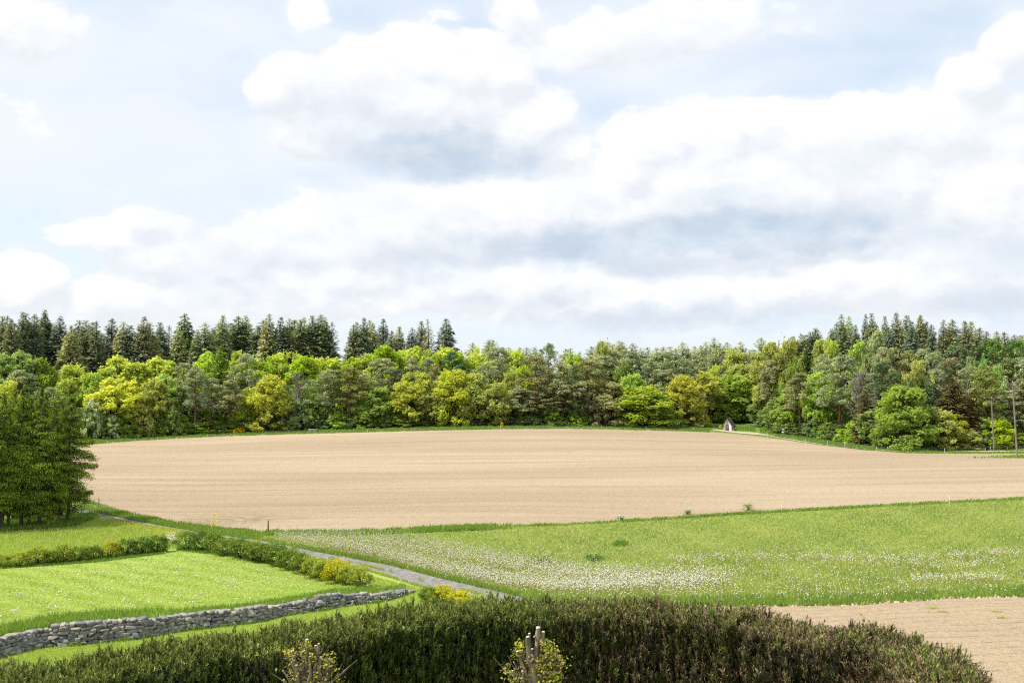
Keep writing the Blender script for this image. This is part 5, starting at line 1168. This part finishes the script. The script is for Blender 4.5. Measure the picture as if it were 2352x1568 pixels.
C, D_ = sample([(0,1219),(110,1211),(120,1216),(0,1226)], 160); blobset(b, C+np.c_[np.zeros((len(C), 2)), .25+.15*rng.random(len(C))], .022, .7)
C, D_ = sample(MEADOW_P, 160); blobset(b, C+np.c_[np.zeros((len(C), 2)), .15+.1*rng.random(len(C))], .02, .7)
o = b.build('yellow_flowers', plain('buttercup', (.75, .58, .02), (.8, .66, .05))); tag(o, 'small yellow meadow flowers near the track corner', 'flowers', kind='stuff')
def umbel(x, y, h, w, lab):
    q = g1(x, y); e = empty('cow_parsley', q); s_, h_ = MB(), MB()
    for i in range(16):
        tip = np.array([rng.normal()*w*.4, rng.normal()*w*.3, h*(.6+.4*rng.random())]); s_.tube([(0, 0, 0), tip*np.array([.4, .4, .6]), tip], [.018, .012, .006], 3)
        k = 14; c = tip+np.c_[rng.normal(size=(k, 2))*.10, rng.normal(size=k)*.02]; blobset(h_, c, np.full(k, .028), .5)
    k = 240; scatter_leaves(s_, np.c_[rng.normal(size=(k, 2))*w*.35, h*.6*rng.random(k)], np.tile([0, 0, 1.], (k, 1)), .06, .4, rng.random(k))
    s_.build('stems', M_RANK, e); h_.build('flower_heads', leafmat('umbel', (.6, .66, .45), (.8, .83, .68), .3), e); tag(e, lab, 'plant', 'cow parsley plants at the field edge')
umbel(1719, 1172, .9, .9, 'large pale cow parsley plant at the field edge right of centre')
umbel(1580, 1181, .6, .5, 'small cow parsley plant at the field edge left of the large one')
umbel(1427, 1194, .5, .5, 'faint cow parsley beside the white stake with a crosspiece')

# ------------------------------------------------------------------ fence stakes
white = plain('white_plastic', (.78, .78, .74), (.62, .62, .57), 8, .6); wood = woodmat('stake_wood', (.22, .17, .13), (.09, .07, .06)); palew = woodmat('pale_stake', (.55, .47, .38), (.38, .32, .25))
def stake(x, yb, yt, lab, grp, m=white, wd=.05, lean=0.0, cross=False):
    q = g1(x, yb); t_p = px(x+lean, yt, q[1]); e = empty('fence_stake' if m is white else 'wooden_post', q); v = np.array(t_p)-q
    b = MB(); r_ = wd/2
    if m is white: b.tube([(0, 0, -.15), v*.5, v*.97, v], [r_*.55, r_*.6, r_*.55, r_*.25], 6, cap=True)
    else: b.tube([(0, 0, -.2), v*.5, v*.985, v], [r_, r_*.95, r_*.9, r_*.6], 7, cap=True)
    b.build('shaft', m, e)
    b = MB()
    for f in ((.55, .85) if m is white else (.4, .65, .88)): b.tube([v*f+np.array([-.0, -r_*1.9, 0]), v*f+np.array([0, r_*1.2, 0])], [.012, .012], 4, cap=True)
    if cross: b.tube([v*.85+np.array([-.13, 0, 0]), v*.85+np.array([.13, 0, 0])], [.015, .015], 4, cap=True)
    b.build('wire_holder', white if m is white else M_DEAD, e)
    tag(e, lab, 'fence stake' if m is white else 'post', grp); return q+v
far = [(247.5,1020),(362.5,1011.5),(477,1004),(603,998.5),(721,996),(843.5,993.5),(953.5,989.5),(1064,986),(1150.5,985),(1268,984),(1381.5,984.5),(1484,987),(1592,989),(1641,990),(1685.5,994.5),(1722,998.5),(1762,1004.5),(1803,1011.5),(1851,1018.5),(1900,1024),(1941,1028.5),(2015,1036),(2086,1040),(2169.5,1040.5),(2262.7,1039)]
marks = ['just right of the near spruces','left of the first front pines','by the small yellow broom at left','between the yellow maple and the picnic table','directly in front of the picnic table','right of the picnic table','left of the slim young tree','below the middle yellow oaks','beside the yellow broom sprig','under the central pines left','under the central pines right','before the hazel thicket left end','left of the chapel bench','nearest to the left of the chapel','nearest to the right of the chapel','on the sandy path bend right of the chapel','left of the round road sign','below the round road sign','first past the road sign','second past the road sign','beside the dark post on the right slope','before the dead brown spruce','below the large bright maple','below the first right oaks','left of the middle utility pole']
tops = []
for i, ((x, y), mk_) in enumerate(zip(far, marks)):
    tops.append(stake(x, y, y-(8.5 if x < 1650 else 9.5 if x < 1830 else 11.5), 'white stake at the far field edge %s' % mk_, 'white stakes along the far field edge', wd=.10, lean=rng.normal()*.6))
back = [(2074,1032,22),(2103,1033,20),(2123,1033.5,20),(2144,1034,22),(2184.5,1034.5,22),(2247,1034,20),(2313.5,1034,20)]
bm_ = ['first on the left','second, behind the dark right post','third from the left','fourth, left of the low broom','fifth, beside the small broom','sixth, by the bright broom','last, near the nearest utility pole']
for (x, y, h_), mk_ in zip(back, bm_): stake(x, y, y-8, 'white stake of the wire fence beyond the gravel road, %s' % mk_, 'white stakes of the rear fence', wd=.09, lean=rng.normal()*1.2)
for x, y, mk_ in ((2198,1035,'by the small broom'),(2275,1034,'right of the middle utility pole foot'),(2342,1032.5,'right of the nearest utility pole')): stake(x, y, y-9, 'pale brown wooden stake of the rear fence %s' % mk_, 'pale wooden stakes of the rear fence', palew, .13)
stake(1665, 992, 981, 'thin dark stake in front of the chapel door corner', None, wood, .08)
stake(1953.5, 1030.5, 1016, 'dark wooden post between white stakes on the right slope', None, wood, .12)
stake(2085, 1034, 1021, 'dark wooden post at the verge beneath the bright maple', None, wood, .14)
near_s = [(199,1155,1142,'white stake at the near spruces edge, first on the near side'),(260,1177,1160,'white stake between the dark post and the next one at left'),(308,1189,1169,'third white stake along the near field edge from the spruces'),(388,1198,1181,'fourth white stake along the near field edge from the spruces'),(486,1213,1192,'white stake above the corner shrubs, tallest in view'),(568,1221,1200,'white stake left of the brown post near the track'),(775,1219,1203,'white stake tip in the tall grass above the dandelion verge'),(1020,1215,1200,'white stake tip in the grass left of centre'),(1423.5,1199,1181,'white stake with a small crosspiece beside faint cow parsley'),(1795,1175,1157,'white stake at the meadow edge right of the large cow parsley'),(2180,1160,1138,'tall white stake at the meadow edge far right')]
for x, y, t_y, lab in near_s: stake(x, y, t_y, lab, 'white stakes along the near field edge', wd=.08, lean=rng.normal()*1, cross='crosspiece' in lab)
stake(227, 1166, 1143, 'dark metal post with insulators at the left near field edge', None, wood, .10)
stake(616, 1224, 1194, 'brown wooden corner post beside the track in tall grass', None, wood, .13)
wm = plain('wire', (.30, .29, .27), (.2, .2, .2), 4, .5)
b = MB()
for f in (.0, .35):
    P_ = [p_-np.array([0, 0, .08+f]) for p_ in tops]; b.tube(P_, .011, 3)
o = b.build('fence_wire', wm); tag(o, 'two thin wires strung along the far field edge stakes', 'wire')
P_ = [g1(x, y) for x, y in ((1985,1030),(2074,1032),(2144,1034),(2247,1034),(2313.5,1034),(2620,1033))]
b = MB()
for z_ in (.35, .6, .85): b.tube([p_+np.array([0, 0, z_]) for p_ in P_], .018, 3)
o = b.build('fence_wire', wm); tag(o, 'three dark wires of the rear fence beyond the gravel road', 'wire')
P_ = [g1(x, y)+np.array([0, 0, .8]) for x, y, *_ in near_s[:6]]
b = MB(); b.tube(P_, .006, 3); b.tube([p_-np.array([0, 0, .35]) for p_ in P_], .006, 3); o = b.build('fence_wire', wm); tag(o, 'thin wires strung along the near left field edge', 'wire')

# ------------------------------------------------------------------ utility poles
polew = woodmat('pole_wood', (.30, .255, .23), (.15, .125, .115), 2.5, .3)
PD = [(2337,1050,887,'nearest utility pole with crossarm, standing in the field at the right edge','n'),(2283.5,1036,921,'middle utility pole between the yellow brooms at right','m'),(2249,1024,930,'farthest slim utility pole in front of the dark spruces','f')]
Ypole = [153, 190, 228]; armpts = []
ld = np.array([-16., -38.]); ld /= np.linalg.norm(ld); ax_ = np.array([-ld[1], ld[0]])   # arm direction
for (x, yb, yt, lab, _), Y in zip(PD, Ypole):
    p0 = px(x, yb, Y); q = np.array([p0[0], Y, float(H(p0[0], Y))]); tp = np.array(px(x-(11 if Y < 160 else 6 if Y < 200 else 2), yt, Y)); v = tp-q
    if Y > 220: q = np.array([p0[0], Y, float(H(p0[0], Y))]); v = tp-q
    e = empty('utility_pole', q); b = MB(); b.tube([(0, 0, -.8), v*.33, v*.66, v], [.155, .14, .12, .10], 10, cap=True); b.build('pole', polew, e)
    aw = 1.35; a3 = np.array([ax_[0], ax_[1], 0]); c = v+np.array([0, 0, .55]); b = MB()
    b.tube([c-a3*aw, c+a3*aw], [.045, .045], 6, cap=True)
    for s_ in (-1, 1): b.tube([v-np.array([0, 0, .4]), c+a3*s_*.55], [.03, .03], 4)
    b.tube([v, c+np.array([0, 0, .25])], [.045, .04], 5)
    b.build('crossarm', plain('steel_dark', (.16, .15, .15)), e); pts_ = []
    for s_ in (-1, 0, 1):
        b = MB(); o_ = c+a3*aw*.94*s_; b.tube([o_, o_+[0, 0, .12], o_+[0, 0, .2], o_+[0, 0, .28]], [.03, .06, .05, .03], 6, cap=True); b.build('insulator', plain('porcelain', (.6, .58, .52)), e); pts_.append(q+o_+np.array([0, 0, .26]))
    armpts.append(pts_); tag(e, lab, 'utility pole', 'utility poles at the right edge')
nxt = [p_+np.array([ld[0], ld[1], 0])*45+np.array([0, 0, 1.2]) for p_ in armpts[0]]
cw = plain('bright_cable', (.48, .48, .46), (.4, .4, .4), 3, .4)
spans = [('from the nearest pole out of the picture', armpts[0], nxt, 1.9, .014), ('between the middle and nearest poles', armpts[1], armpts[0], 1.8, .014), ('between the farthest and middle poles', armpts[2], armpts[1], 1.8, .014)]
sn = ['left', 'middle', 'right']
for nm, A_, B_, sag, r_ in spans:
    for i in range(3):
        f = np.linspace(0, 1, 17)[:, None]; P_ = A_[i]*(1-f)+B_[i]*f; P_[:, 2] -= sag*4*f[:, 0]*(1-f[:, 0])
        b = MB(); b.tube(P_, r_, 4); o = b.build('cable', cw); tag(o, '%s sagging cable %s' % (sn[i], nm), 'cable', 'cables of the utility line')

# ------------------------------------------------------------------ wayside chapel
q = g1(1671, 988.5); chap = empty('wayside_chapel', q, 0)
yaw = -R(33)
chap.rotation_euler = (0, 0, yaw); tag(chap, 'tiny whitewashed wayside chapel with dark mossy roof and arched grey door', 'chapel')
plaster = plain('lime_plaster', (.74, .68, .60), (.62, .56, .48), 3, .9, .2)
W2, D_, EH, RH = 1.0, 2.1, 1.45, 2.85
b = MB()
# gable front with an arched opening
ar, az_, axx = .42, 1.02, 0
arc = [(axx+ar*math.cos(a), az_+ar*math.sin(a)) for a in np.linspace(0, math.pi, 13)]
outl = [(W2, -.3), (W2, EH)] ; 
prof_out = [(W2, 0), (W2, az_), (W2, EH), (W2*.66, EH+(RH-EH)*.34), (W2*.5, EH+(RH-EH)*.5), (W2*.33, EH+(RH-EH)*.67), (0, RH)]
R_in = [(ar, 0), (ar, az_)]+arc[1:7]; R_out = [(W2, 0), (W2, az_), (W2, EH), (W2*.75, EH+(RH-EH)*.25), (W2*.55, EH+(RH-EH)*.45), (W2*.35, EH+(RH-EH)*.65), (W2*.15, EH+(RH-EH)*.85), (0, RH)]
for sgn in (1, -1):
    V = []; n_ = len(R_in)
    for (xi, zi), (xo, zo) in zip(R_in, R_out):
        for y in (0, .22): V += [(sgn*xi, y, zi), (sgn*xo, y, zo)]
    F = []
    for i in range(n_-1):
        a, c_ = 4*i, 4*(i+1); F += [(a, a+1, c_+1, c_), (a+2, a, c_, c_+2), (a+3, a+2, c_+2, c_+3)]
    b.add(V, F)
for sgn in (1, -1): b.box(min(sgn*W2, sgn*(W2-.2)), max(sgn*W2, sgn*(W2-.2)), .222, D_, -.3, EH)
b.add([(-W2, D_+.002, -.3), (W2, D_+.002, -.3), (W2, D_+.002, EH), (0, D_+.002, RH), (-W2, D_+.002, EH)], [(0, 1, 2), (0, 2, 4), (4, 2, 3)][0:0]+[(0, 1, 2), (0, 2, 4), (4, 2, 3)])
wl = b.build('wall', plaster, chap)
b = MB(); b.box(W2+.005, W2+.12, .05, D_, -.3, .22); b.box(-W2-.12, -W2-.005, .05, D_, -.3, .22); b.build('plinth', plain('plinth_stone', (.5, .45, .38), (.35, .32, .27)), chap)
slate = plain('mossy_roof', (.30, .29, .27), (.07, .07, .065), 5, .95, 1, .08)
b = MB(); ov = .42; sl_ = (RH-EH)/W2; y0, y1 = -.32, D_+.25
for sgn in (1, -1):
    xe = W2+ov; ze = EH-ov*sl_; th = .16
    for i in range(6):
        f0, f1 = i/6, (i+1)/6; xa, xb = sgn*xe*(1-f0), sgn*xe*(1-f1); za, zb = ze+(RH+.10-ze)*f0, ze+(RH+.10-ze)*f1; l_ = .03
        V = [(xa, y0, za+l_), (xb, y0, zb+.02), (xb, y1, zb+.02), (xa, y1, za+l_), (xa, y0, za-th+.05), (xb, y0, zb-th), (xb, y1, zb-th), (xa, y1, za-th+.05)]
        b.add(V, [(0, 1, 2, 3), (4, 5, 6, 7), (0, 1, 5, 4), (3, 2, 6, 7), (0, 3, 7, 4)], rng.random())
b.build('roof', slate, chap)
b = MB(); b.tube([(0, y0-.02, RH+.14), (0, y1+.02, RH+.14)], [.09, .09], 6, cap=True); b.tube([(0, y0, RH+.1), (0, y0, RH+.36)], [.05, .04], 5, cap=True); b.build('ridge', slate, chap)
b = MB(); da = [(-ar+.01, 0), (ar-.01, 0)]+[(x*.97, z-.01) for x, z in arc]
V = [(x, .13, z) for x, z in da]; b.add(V+[(0, .13, .8)], [(i, (i+1) % len(V), len(V)) for i in range(len(V))])
for k in range(5): b.box(-ar+.03+k*.16, -ar+.17+k*.16, .10, .128, .02, az_+.22-(.1 if k in (0, 4) else 0))
dr_ = b.build('door', woodmat('grey_door', (.20, .20, .215), (.11, .11, .12)), chap)
b = MB(); b.box(.22, .27, .04, .098, .78, .96); b.tube([(.24, .05, .85), (.12, .04, .85)], [.02, .02], 5, cap=True); b.build('handle', plain('iron', (.03, .03, .03)), dr_)
b = MB(); b.box(-.03, .03, -.05, -.004, 1.78, 2.28); b.box(-.14, -.032, -.05, -.004, 2.06, 2.13); b.box(.032, .14, -.05, -.004, 2.06, 2.13); b.build('cross', plain('dark_cross', (.07, .06, .055)), chap)
b = MB(); b.box(-.55, .62, -.55, -.05, -.3, .07); b.build('step', plain('step_stone', (.16, .15, .14)), chap)

# round sign on a post with a plate
q = g1(1799, 1001.5); e = empty('road_sign', q); tag(e, 'round white road sign on a thin post above a small white plate', 'sign')
b = MB(); b.tube([(0, 0, -.3), (0, 0, 1.75)], [.035, .035], 8, cap=True); b.build('post', plain('galvanised', (.42, .42, .41)), e)
b = MB(); b.tube([(0, -.04, 1.52), (0, -.07, 1.52)], [.27, .27], 24, cap=True); b.build('round_plate', plain('sign_ring', (.80, .78, .76)), e)
b = MB(); b.tube([(0, -.075, 1.52), (0, -.09, 1.52)], [.13, .13], 20, cap=True); b.build('faded_centre', plain('sign_faded', (.62, .60, .61)), e)
b = MB(); b.box(-.31, .31, -.07, -.04, .68, 1.05); pl = b.build('plate', plain('plate_white', (.74, .78, .75)), e)
b = MB()
for k, (x0, x1) in enumerate(((-.2, -.02), (.03, .2), (-.2, .05), (.08, .18), (-.14, .12))): b.box(x0, x1, -.078, -.072, .92-.05*(k//2)-.02, .92-.05*(k//2)+.005)
b.build('faint_print', plain('print_grey', (.5, .53, .51)), pl)

# picnic table
q = g1(718.6, 992.5); e = empty('picnic_table', q, R(6)); tag(e, 'pale wooden picnic table on the verge before the forest', 'picnic table'); tw = woodmat('weathered_boards', (.62, .58, .53), (.45, .41, .37))
b = MB()
for k in range(5): b.box(-1.05, 1.05, -.38+k*.155, -.24+k*.155, .72, .765)
b.build('table_top', tw, e)
for s_ in (-1, 1):
    b = MB()
    for k in range(2): b.box(-1.05, 1.05, s_*.72+(k-1)*.15+.01, s_*.72+k*.15-.01, .42, .46)
    b.build('seat', tw, e)
    b = MB(); b.tube([(s_*.72, -.68, -.1), (s_*.72, -.2, .71)], [.055, .055], 4); b.tube([(s_*.72, .68, -.1), (s_*.72, .2, .71)], [.055, .055], 4); b.box(s_*.72-.03, s_*.72+.03, -.85, .85, .34, .415); b.build('leg', tw, e)
# bench by the chapel
q = g1(1604.5, 982); e = empty('bench', q, R(4)); tag(e, 'plain grey wooden bench on the grass left of the chapel', 'bench')
b = MB(); b.box(-.9, .9, -.2, .2, .40, .47); b.build('seat', tw, e)
b = MB(); b.box(-.9, .9, .24, .29, .58, .82); b.build('backrest', tw, e)
for s_ in (-.7, .7): b = MB(); b.box(s_-.07, s_+.07, -.17, .23, -.1, .395); b.build('leg', tw, e)
# rails behind the chapel
for (x0, y0, x1, y1, lab) in ((1629,976,1654,978,'upper weathered wooden rail left of the chapel'),(1629,980,1644,983,'lower pale broken rail left of the chapel'),(1690,977,1704,977.5,'pale wooden rail right behind the chapel'),(1697,981,1717,979,'bent pale rail below the cypress')):
    Yr = g1(1671, 988)[1]+9; A_, B_ = np.array(px(x0, y0, Yr)), np.array(px(x1, y1, Yr)); o0 = np.array([A_[0], A_[1], float(H(A_[0], A_[1]))]); A_[2] = max(A_[2], o0[2]+.35); B_[2] = max(B_[2], float(H(B_[0], B_[1]))+.35)
    e = empty('wooden_rail', o0); b = MB(); b.tube([A_-o0, (A_+B_)/2-o0+np.array([0, 0, -.06]), B_-o0], [.075, .07, .06], 6, cap=True); b.build('rail', palew, e)
    for p_ in (A_*.9+B_*.1, A_*.1+B_*.9): b = MB(); b.tube([(p_[0]-o0[0], p_[1]-o0[1], float(H(p_[0], p_[1]))-o0[2]-.1), tuple(p_-o0+np.array([0, 0, .12]))], [.06, .06], 6, cap=True); b.build('rail_post', palew, e)
    tag(e, lab, 'fence rail', 'weathered rails around the chapel')
q = g1(1657, 985); place('bush', q[0], q[1]+.4, q[2], .9, 1.1, (.62, .60, .08), 'small yellow green bush at the left corner of the chapel', 'bush')

# ------------------------------------------------------------------ pollarded bushes in front of the hedge
barkm = woodmat('pollard_bark', (.36, .28, .20), (.12, .085, .06), 14, 1.0); cutm = plain('fresh_cut', (.72, .62, .50), (.6, .5, .4), 12)
m_pol = leafmat('pollard_leaves', (.16, .20, .03), (.50, .52, .05), trans=.4)
m_polb = leafmat('brown_leaves', (.22, .13, .05), (.42, .30, .12), trans=.25)
def pollard(Y, cxd, stubs, thin, leafspots, lab, trunk):
    base = np.array([px(cxd, 1500, Y)[0], Y, 2.0]); e = empty('pollarded_bush', base)
    def pt(x, y, dy=0): return np.array(px(x, y, Y+dy))-base
    b = MB(); b.tube([(0, 0, -.3), (0, 0, 1.2), pt(trunk[0], trunk[1])*np.array([1, 1, 1])], [.13, .11, .09], 9)
    b.build('trunk', barkm, e)
    for (x0, y0, x1, y1, r_, dy) in stubs:
        a_, c_ = pt(x0, y0, dy*.3), pt(x1, y1, dy); m_ = (a_+c_)/2+rng.normal(size=3)*.015
        b = MB(); k1 = a_*.25+c_*.75+rng.normal(size=3)*.01
        b.tube([a_, (a_*.7+c_*.3)+rng.normal(size=3)*.012, m_, k1, (a_*.1+c_*.9)+rng.normal(size=3)*.008, c_], np.array([1.3, 1.05, 1.2, 1.0, 1.18, .98])*r_*.8*(1+.13*rng.normal(size=6)), 9); br = b.build('branch_stub', barkm, e)
        ax3 = (c_-a_)/np.linalg.norm(c_-a_); b = MB(); b.tube([c_-ax3*.01, c_+ax3*.006+np.array([0, -.002, .002])], [r_*.78, r_*.64], 9, cap=True); b.build('cut_face', cutm, br)
        for q_ in range(2):
            f = .3+.6*rng.random(); s_ = a_+(c_-a_)*f; d_ = rvec(1)[0]*.10; d_[1] = -abs(d_[1]); d_[2] = abs(d_[2])
            b2 = MB(); b2.tube([s_, s_+d_], [r_*.5, r_*.4], 6, cap=True); b2.build('knot', cutm if rng.random() < .5 else barkm, br)
    b = MB()
    for (x0, y0, xm, ym, x1, y1, r_) in thin: b.tube([pt(x0, y0, -.1), pt(xm, ym, -.15), pt(x1, y1, -.2)], [r_, r_*.7, r_*.3], 5)
    for q_ in range(80):
        x0 = cxd+rng.normal()*20; y0 = 1545+rng.random()*30; x1 = x0+(x0-cxd)*.5+rng.normal()*10; y1 = y0-25-35*rng.random(); b.tube([pt(x0, y0, 0), pt((x0+x1)/2+3, (y0+y1)/2, .05), pt(x1, y1, .1*rng.normal())], [.008, .006, .002], 3)
    for (x, y, rr, n_) in leafspots:
        for q_ in range(5):
            x1, y1 = x+rng.normal()*rr, y+rng.normal()*rr*.8; x0, y0 = x1*.65+cxd*.35+rng.normal()*3, y1+12+10*rng.random(); b.tube([pt(x0, y0, 0), pt((x0+x1)/2+rng.normal()*2, (y0+y1)/2, .02), pt(x1, y1, .08*rng.normal())], [.007, .005, .002], 3)
    b.build('twigs', barkm, e)
    for mt, nm, fr in ((m_pol, 'leaves', 1.0), (m_polb, 'withered_leaves', .4)):
        b = MB()
        for (x, y, rr, n_) in leafspots:
            k = int(n_*fr*.45); c = np.c_[x+rng.normal(size=k)*rr, y+rng.normal(size=k)*rr*.8]; dy = rng.normal(size=k)*.12
            P_ = np.array([pt(a_, c_, d_) for (a_, c_), d_ in zip(c, dy)]); scatter_leaves(b, P_, np.tile([-.3, -.5, 1.], (k, 1)), .025, .55, rng.random(k), jit=.6)
        b.build(nm, mt, e)
    tag(e, lab, 'bush', 'pollarded bushes before the hedge')
pollard(16.5, 715, [(700,1600,705,1468,.035,.0),(690,1600,672,1494,.040,-.05),(690,1590,698,1494,.030,.05),(712,1580,725,1482,.028,.1),(716,1590,732,1478,.024,.0),(705,1600,713,1500,.030,-.1),(722,1600,737,1508,.030,0),(730,1590,757,1512,.028,.05),(726,1596,764,1520,.024,.1),(700,1600,655,1496,.018,.0),(695,1604,650,1540,.016,-.1),(690,1610,652,1560,.018,-.1),(720,1610,748,1560,.02,-.1),(735,1600,752,1535,.022,0),(706,1600,708,1478,.03,.1)],
 [(735,1585,790,1540,820,1515,.012),(735,1590,775,1548,786,1522,.008),(735,1592,770,1560,800,1535,.007),(700,1500,690,1475,668,1470,.004),(705,1490,716,1460,735,1475,.004),(690,1560,665,1545,640,1530,.004)],
 [(705,1482,8,90),(700,1500,12,60),(668,1500,10,70),(668,1525,10,50),(745,1510,14,80),(755,1530,12,70),(725,1520,16,60),(700,1545,22,110),(740,1550,18,80),(720,1565,28,160),(675,1560,12,60)],
 'left pollarded bush with many pale sawn stubs fanning out before the hedge', (705,1560))
pollard(16.8, 1225, [(1228,1600,1236,1440,.048,.0),(1222,1580,1212,1462,.042,-.05),(1222,1560,1216,1454,.026,.05),(1232,1570,1248,1450,.036,.05),(1222,1590,1189,1495,.032,-.1),(1236,1590,1263,1472,.024,.05),(1240,1600,1276,1500,.018,0),(1240,1600,1282,1492,.016,.1),(1230,1600,1222,1490,.036,.1),(1238,1610,1287,1515,.016,0),(1200,1610,1177,1540,.018,-.1),(1225,1600,1180,1520,.012,0),(1215,1610,1200,1540,.025,-.1),(1218,1620,1222,1505,.05,0)],
 [(1240,1450,1243,1425,1246,1405,.004),(1236,1442,1238,1420,1240,1372,.003),(1255,1480,1268,1455,1262,1430,.004),(1275,1540,1290,1545,1288,1590,.005),(1195,1545,1175,1525,1156,1520,.004)],
 [(1196,1482,8,110),(1192,1500,9,60),(1262,1490,9,130),(1252,1475,7,90),(1252,1512,12,150),(1275,1510,12,150),(1285,1525,10,110),(1262,1540,16,170),(1250,1560,18,200),(1238,1535,9,120),(1168,1540,9,90),(1180,1560,13,100),(1265,1575,16,140),(1228,1520,10,60),(1278,1555,10,80)],
 'right pollarded bush with thick central stubs and yellow green leaves before the hedge', (1226,1520))
